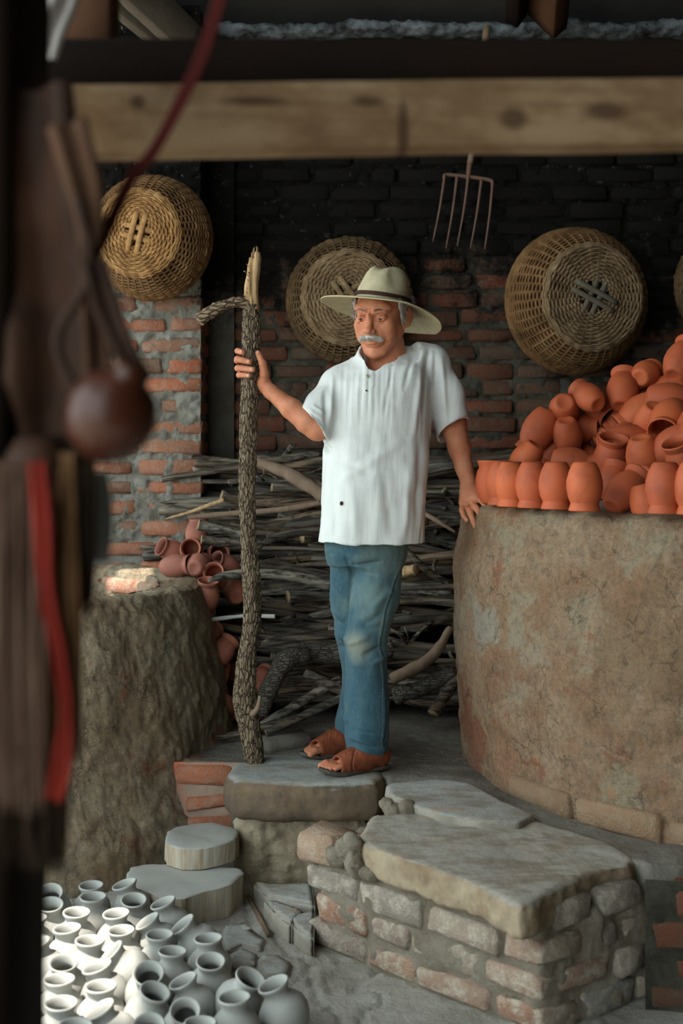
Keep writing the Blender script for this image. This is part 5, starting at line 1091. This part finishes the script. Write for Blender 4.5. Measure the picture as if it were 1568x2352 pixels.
# hat
HA = HM(H((.0,.002,.0)), math.radians(-24), math.radians(-1.5), math.radians(7.5), 1.0)
def hatpt(th, r, z):                                       # th = 0 at the front, counter-clockwise seen from above
    x = math.sin(th)*r; y = -math.cos(th)*r; return (x, y, z)
nth = 120; rows = []
BR = np.array([0,45,90,135,180,225,270,315,360])*PI/180
zt = [-.014,-.012,-.040,-.078,-.075,-.050,-.022,-.014,-.014]; rb = [.205,.208,.206,.215,.218,.210,.214,.208,.205]
z0h = .043
prof = [('b',1.0,0),('b',.97,.001),('b',.8,0),('b',.6,0),('b',.4,0),('b',.2,0),('b',.04,0),('c',.086,.0),('c',.085,.012),('c',.083,.03),('c',.078,.055),('c',.069,.080),('c',.056,.098),('c',.040,.106),('c',.020,.102),('c',.002,.099)]
def hat(th, kind, a, z, inner=0):
    Rc = 1/math.hypot(math.sin(th)/.089, math.cos(th)/.109)
    if kind == 'b':
        zz = np.interp(th, BR, zt); R_ = np.interp(th, BR, rb); r = Rc+(R_-Rc)*a; return hatpt(th, r, z0h+zz*a**1.6+.018*(1-a)**3*0+(z if not inner else -.0035))
    k = a/.086; x, y, _ = hatpt(th, Rc*k, 0); zz = z0h+z*1.12
    if z > .05:                                             # pinched teardrop crown
        zz -= .009*math.exp(-((x/.024)**2))*max(0, (z-.05)/.05)*(1.0 if y < .05 else .4); zz -= .010*max(0, -y-.02)/.06*(z/.1); zz += .006*max(0, y)/.08
        for sx in (-1, 1): q = math.exp(-(((x-sx*.055)/.022)**2+((y+.05)/.03)**2)); x -= sx*.014*q
    if inner: x *= .965; y *= .965
    return (x, y, zz)
ths = np.linspace(0, 2*PI, nth, endpoint=False)
A = np.array([[HA(hat(t_, *p)) for t_ in ths] for p in prof]); Bq = np.array([[HA(hat(t_, *p, inner=1)) for t_ in ths] for p in prof[:11]])
v = np.concatenate([Bq[::-1].reshape(-1,3), A.reshape(-1,3)]); f = grid_faces(len(A)+len(Bq), nth, True)
ho = part('hat', v, f, strawm)
bd = np.array([HA(hat(t_, 'c', .0875, .014)) for t_ in list(ths)+[0]]); v, f = tube(bd, .0042, 8, False, flat=1.3); part('hat_band', v, f, bandm, ho)
bd2 = np.array([HA(hat(t_, 'c', .0885, .010+.0006*math.sin(t_*60))) for t_ in list(ths)+[0]]); v, f = tube(bd2, .003, 6, False); part('hat_band_braid', v, f, bandm, ho)

# shirt
k_ = lambda py: CZ-(py-HZ)/F*4.08
X_ = lambda px: (px-784)/F*4.08
s = S()
srows = rows = [(1246,853,.184,.150,4.08),(1190,856,.183,.148,4.08),(1130,858,.181,.144,4.08),(1070,862,.180,.142,4.09),(1000,867,.180,.140,4.10),(930,870,.180,.136,4.10),(880,878,.172,.128,4.10),(850,884,.150,.112,4.10),(825,888,.115,.09,4.10)]
s.loft([(k_(y), X_(x), D, rx, ry) for y, x, rx, ry, D in rows], .02, ex=2.35)
s.path([Q(850,858,4.10), Q(806,872,4.10), Q(778,882,4.09)], [.062,.055,.056], .03); s.path([Q(905,845,4.11), Q(945,834,4.12), Q(988,836,4.12)], [.070,.066,.060], .03)
s.path([Q(778,882,4.09), Q(742,935,4.05), Q(712,985,4.01)], [.058,.062,.068], .025); s.path([Q(988,836,4.12), Q(1022,905,4.13), Q(1048,1010,4.14)], [.060,.060,.062], .025)
def half(c, n, R):
    c = np.array(c); n = np.array(n)/np.linalg.norm(n); return lambda p: np.maximum(-((p-c)@n), np.linalg.norm(p-c, axis=-1)-R)
ca = Q(716,968,4.02); da = np.array([-.78,-.12,-.60]); s.add(half(ca, da, .12), ca-.12, ca+.12, .002, '-')
cb2 = Q(1036,986,4.12); db = np.array([.50,-.38,-.78]); s.add(half(cb2, db, .12), cb2-.12, cb2+.12, .002, '-')
s.cone(Q(738,940,4.05), Q(708,992,4.01), .052, .062, .003, '-'); s.cone(Q(1030,950,4.14), Q(1050,1020,4.14), .052, .057, .003, '-')
s.loft([(k_(1262), X_(853), 4.08, .172, .138), (k_(1215), X_(856), 4.08, .170, .134), (k_(1205), X_(856), 4.08, .150, .12)], .002, '-', ex=2.35)
s.cone(Q(886,790,4.11), Q(872,838,4.075), .078, .088, .012); cc = Q(880,808,4.08); s.add(half(cc, (.12,-.55,1), .125), cc-.125, cc+.125, .002, '-')
s.cone(Q(876,750,4.09), Q(869,826,4.07), .0665, .0655, .004, '-'); s.cone(Q(862,822,4.02), Q(852,846,3.955), .040, .006, .004, '-')
wz = Q(966,1262,4.02); s.cone(Q(968,1270,3.99), Q(966,1195,4.0), .012, .001, .002, '-')
v, f = s.mesh(.0044, 24); v = relax(v, f, 2); N_ = vnormals(v, f); px = v[:, 0]/v[:, 1]*F+784; py = HZ+(CZ-v[:, 2])/v[:, 1]*F; fr_ = np.clip(-N_[:, 1]*1.3, 0, 1); fd = np.zeros(len(v))
wx = v.copy(); wx[:, 0] += v[:, 2]*-.08; fd += fbm(wx*np.array([1,1,.18]), 13, 2)*.010+fbm(wx*np.array([1,1,.12]), 40, 2)*.0016+fbm(v, 8, 3)*.008
g_ = lambda x, c, w: np.exp(-((x-c)/w)**2)
chest = .6/(1+np.exp((py-965)/14))*1/(1+np.exp(-(py-835)/10))
for c in (782,795,808,822,868,879,890,902): fd += .0022*fr_*g_(px-(py-900)*-.02, c, 2.6)*chest
up_ = 1/(1+np.exp((py-950)/6)); fd += fr_*up_*.0030*(np.abs(px-846-(py-880)*-.03) < 12); fd -= fr_*up_*.0035*g_(px-(py-880)*-.03, 846, 1.6)
def crease(x0, y0, x1, y1, w, a):
    global fd
    d = np.array([x1-x0, y1-y0], float); L = np.hypot(*d); d /= L; u = (px-x0)*d[0]+(py-y0)*d[1]; n = np.abs((px-x0)*-d[1]+(py-y0)*d[0]); e = np.clip(u/L, 0, 1); fd += a*np.exp(-(n/w)**2)*np.sin(np.clip(u/L, 0, 1)*PI)**.7*fr_
for q in [(985,790,972,960,6,-.013),(1000,800,1000,985,5,-.008),(1012,810,1025,975,6,.007),(955,790,925,900,5,-.006),(970,800,950,1010,6,.006),(745,890,752,1000,6,-.012),(765,860,758,960,5,.007),(700,940,745,975,5,-.008),(715,930,750,950,4,.006),(905,820,880,960,4,-.004),(930,1010,760,1120,12,.005),(740,1040,860,1090,10,-.005),(965,1000,955,1230,8,-.008),(940,1060,930,1240,9,.007),(760,1120,770,1235,10,-.005),(880,1080,900,1240,12,-.005),(810,1100,815,1235,10,.005),(985,1010,975,1180,6,.006)]: crease(*q)
fd += fbm(wx*np.array([1,1,.3]), 9, 2)*.012*np.clip((py-1000)/200,0,1)
hem = g_(py, 1240, 6)*.0; v = v+N_*fd[:, None]; so = part('shirt', v, f, shirtm); SV = v.copy()
v, f = lathe([(.0005,.0022),(.0035,.0022),(.0048,.003),(.0058,.0018),(.0056,0),(.001,0)], 18); bc = Q(844,863,4.0)
# collar and buttons sit on the cloth, found by the nearest shirt point on the same line of sight
shv = v
spx = SV[:, 0]/SV[:, 1]*F+784; spy = HZ+(CZ-SV[:, 2])/SV[:, 1]*F
def on_shirt(x, y, off=.0):
    d = np.hypot(spx-x, spy-y); m = d < 6; D = SV[m, 1].min()-off if m.any() else 4.0; return Q(x, y, D)
for (x, y) in ((844,863),(841,897)):
    c = on_shirt(x, y, .002); s_b = 1.0 if y < 880 else .55; vv = v*s_b; vv = vv@np.array(Matrix.Rotation(PI/2, 3, 'X')).T+c; o = part('button', vv, f, m_simple('button_horn', [(.30,.25,.17),(.42,.36,.26)], 60, 3, .4) if y < 880 else bandm, so)
cl = spline([on_shirt(850,845,.004), on_shirt(838,830,.006), Q(829,812,3.995), Q(834,792,4.06), Q(880,782,4.19), Q(932,788,4.16), Q(930,803,4.07), on_shirt(905,818,.004), on_shirt(878,830,.004), on_shirt(853,846,.004)], 60)

for (x0, y0, x1, y1, nm) in ():
    pass
st_ = Q(783,1157,3.93); c = on_shirt(783,1157,.0015); s = S(); s.ell(c, (.0035,.002,.0055)); s.ell(c+np.array([.002,0,.003]), (.002,.002,.003)); v, f = s.mesh(.0009); part('stain_spot', v, f, bandm, so)

# jeans
s = S()
s.loft([(k_(1300), X_(840), 4.11, .130, .110), (k_(1275), X_(840), 4.10, .140, .118), (k_(1250), X_(840), 4.10, .142, .120), (k_(1215), X_(842), 4.10, .138, .115)], .02, ex=2.3)
s.path([Q(868,1290,4.08), Q(862,1370,4.065), Q(840,1470,4.04), Q(840,1520,4.05), Q(842,1610,4.07), Q(843,1690,4.06), Q(846,1730,4.06)], [.083,.081,.071,.070,.0785,.0745,.066], .014)
s.path([Q(812,1290,4.15), Q(808,1370,4.17), Q(815,1450,4.16), Q(830,1520,4.20), Q(828,1600,4.25), Q(818,1660,4.28), Q(815,1705,4.29)], [.082,.078,.070,.066,.070,.074,.066], .012)
cc = Q(846,1737,4.06); s.add(half(cc, (0,0,-1), .10), cc-.1, cc+.1, .002, '-'); cc = Q(818,1714,4.29); s.add(half(cc, (0,0,-1), .1), cc-.1, cc+.1, .002, '-')
s.cone(Q(846,1700,4.06), Q(848,1760,4.06), .052, .058, .004, '-')
v, f = s.mesh(.0042, 24); v = relax(v, f, 2); N_ = vnormals(v, f); px = v[:, 0]/v[:, 1]*F+784; py = HZ+(CZ-v[:, 2])/v[:, 1]*F; fr_ = np.clip(-N_[:, 1]*1.3+.35, 0, 1)
fd = fbm(v*np.array([1,1,.6]), 12, 3)*.006+fbm(v, 34, 3)*.0022
for q in [(805,1300,880,1290,5,-.010),(800,1310,870,1322,5,-.008),(812,1290,806,1420,6,-.012),(790,1275,812,1330,5,-.008),(905,1350,850,1400,8,.006),(800,1450,880,1440,7,-.006),(795,1480,850,1462,7,.008),(890,1400,830,1440,7,-.006),(830,1510,890,1480,7,-.010),(850,1530,895,1500,6,.008),(795,1535,850,1545,7,-.005),(790,1640,800,1500,8,-.006),(755,1395,790,1425,6,.010),(760,1420,800,1445,6,-.010),(765,1455,800,1470,6,.010),(770,1480,795,1490,5,-.008),(800,1690,860,1712,5,.010),(800,1702,870,1724,4,-.010),(830,1690,895,1705,5,-.009),(850,1715,895,1722,4,.009),(800,1675,880,1690,5,-.006),(780,1635,800,1660,6,.012)]: crease(*q)
# outer seam with a raised ridge
sx_ = np.interp(py, [1240,1300,1400,1470,1560,1650,1735], [930,918,885,872,881,882,877]); fd += .0026*np.exp(-((px-sx_)/2.2)**2)*fr_; fd -= .0022*np.exp(-((px-sx_-5)/2.2)**2)*fr_
fd += .003*np.exp(-((py-1724)/9)**4)*(v[:, 1] < 4.17)
v = v+N_*fd[:, None]; jo = part('jeans', v, f, jeansm)
JV = v; jpx, jpy = px, py
sm = MB()
for y in np.arange(1262, 1718, 7.0):
    x = np.interp(y, [1240,1300,1400,1470,1560,1650,1735], [930,918,885,872,881,882,877])-3; d = np.hypot(jpx-x, jpy-y); m = d < 6
    if not m.any(): continue
    D = JV[m, 1].min()-.0006; a, c = Q(x, y-2.2, D), Q(x, y+2.2, D); v, f = tube(np.array([a, c]), .0005, 4); sm.add(v, f)
o = obj('seam_stitching', np.concatenate(sm.v)-ML, sm.f, m_simple('stitch', [(.25,.23,.17),(.3,.28,.2)], 5, 2, .8), jo)

# sandals
for ff, m_ in ((F1, -1), (F2, 1)):
    s = S()
    def outl(x): return np.interp(x, [-.06,-.012,0,.03,.08,.13,.18,.215,.245,.262,.30], [-.05,.001,.024,.035,.034,.043,.051,.050,.040,.010,-.060])
    o_ = ff(0,0,0); dx = ff(1,0,0)-o_; dy = ff(0,1,0)-o_; kx = np.linalg.norm(dx); dx /= kx; dy /= np.linalg.norm(dy)
    def fn(p, o_=o_, dx=dx, dy=dy, kx=kx): q = p-o_; x = (q@dx)/kx; y = (q@dy)/kx; return np.maximum(np.abs(y)-outl(x), np.abs(q[..., 2]-.004)-.007)*.8
    s.add(fn, o_-.27, o_+.27, .002); v, f = s.mesh(.003); v = relax(v, f, 2); v[:, 2] += np.clip(((v-o_)@dx)/kx-.2, 0, 1)*.25; sd_ = part('sandal_sole', v, f, solem)
    s = S(); s.path([ff(.028,0,.045), ff(.06,0,.058), ff(.10,0,.050), ff(.150,0,.038), ff(.195,0,.032)], [.0415,.043,.0405,.034,.0245], .02); s.path([ff(.09,.018,.034), ff(.19,.020,.026)], [.030,.0245], .02); s.path([ff(.09,-.018,.034), ff(.19,-.022,.026)], [.030,.0245], .02)
    c = ff(.196,0,.03); s.add(half(c, dx, .09), c-.09, c+.09, .003, '-'); c = ff(.05,0,.090); s.add(half(c, (0,0,1), .1), c-.1, c+.1, .003, '-'); s.add(half(ff(.1,0,.004), (0,0,-1), .2), ff(.1,0,0)-.2, ff(.1,0,0)+.2, .002, '-')
    s.path([ff(.17,0,.026), ff(.22,0,.028)], [.030,.027], .002, '-')
    v, f = s.mesh(.0030); v = relax(v, f, 1); N_ = vnormals(v, f); q = v-o_; x = (q@dx)/kx; y = (q@dy)/kx
    sl_ = np.abs(((x-y*m_*.7)*95) % 1-.5); ms_ = (x > .085)*(x < .185)*(np.abs(y) < .036); v = v-N_*(np.clip(.16-sl_, 0, 1)*.016*ms_+.004*np.exp(-((x-.115+y*m_*.9)/.003)**2)+fbm(v, 60, 3)*.0012)[:, None]
    uo = part('sandal_upper', v, f, sandm)
    a = [ff(.075,-.030*1,.078), ff(.085,-.012,.094), ff(.09,.012,.094), ff(.075,.036,.075), ff(.06,.044,.055)] if m_ < 0 else [ff(.075,.030,.078), ff(.085,.012,.094), ff(.09,-.012,.094), ff(.08,-.036,.07)]
    v, f = tube(spline(a, 20), .007, 8, flat=.35); to = part('sandal_strap', v, f, m_simple('strap_tan', [(.42,.20,.11),(.5,.26,.15)], 12, 3, .6), uo)
    if m_ < 0:
        q = ff(.066,.040,.066); v, f = tube(np.array([q+np.array([.008*math.cos(a), -.004, .008*math.sin(a)]) for a in np.linspace(0, 2*PI, 13)]), .0013, 5); part('buckle', v, f, m_simple('buckle_metal', [(.3,.22,.12),(.4,.3,.18)], 5, 2, .35, Metallic=1.0), to)
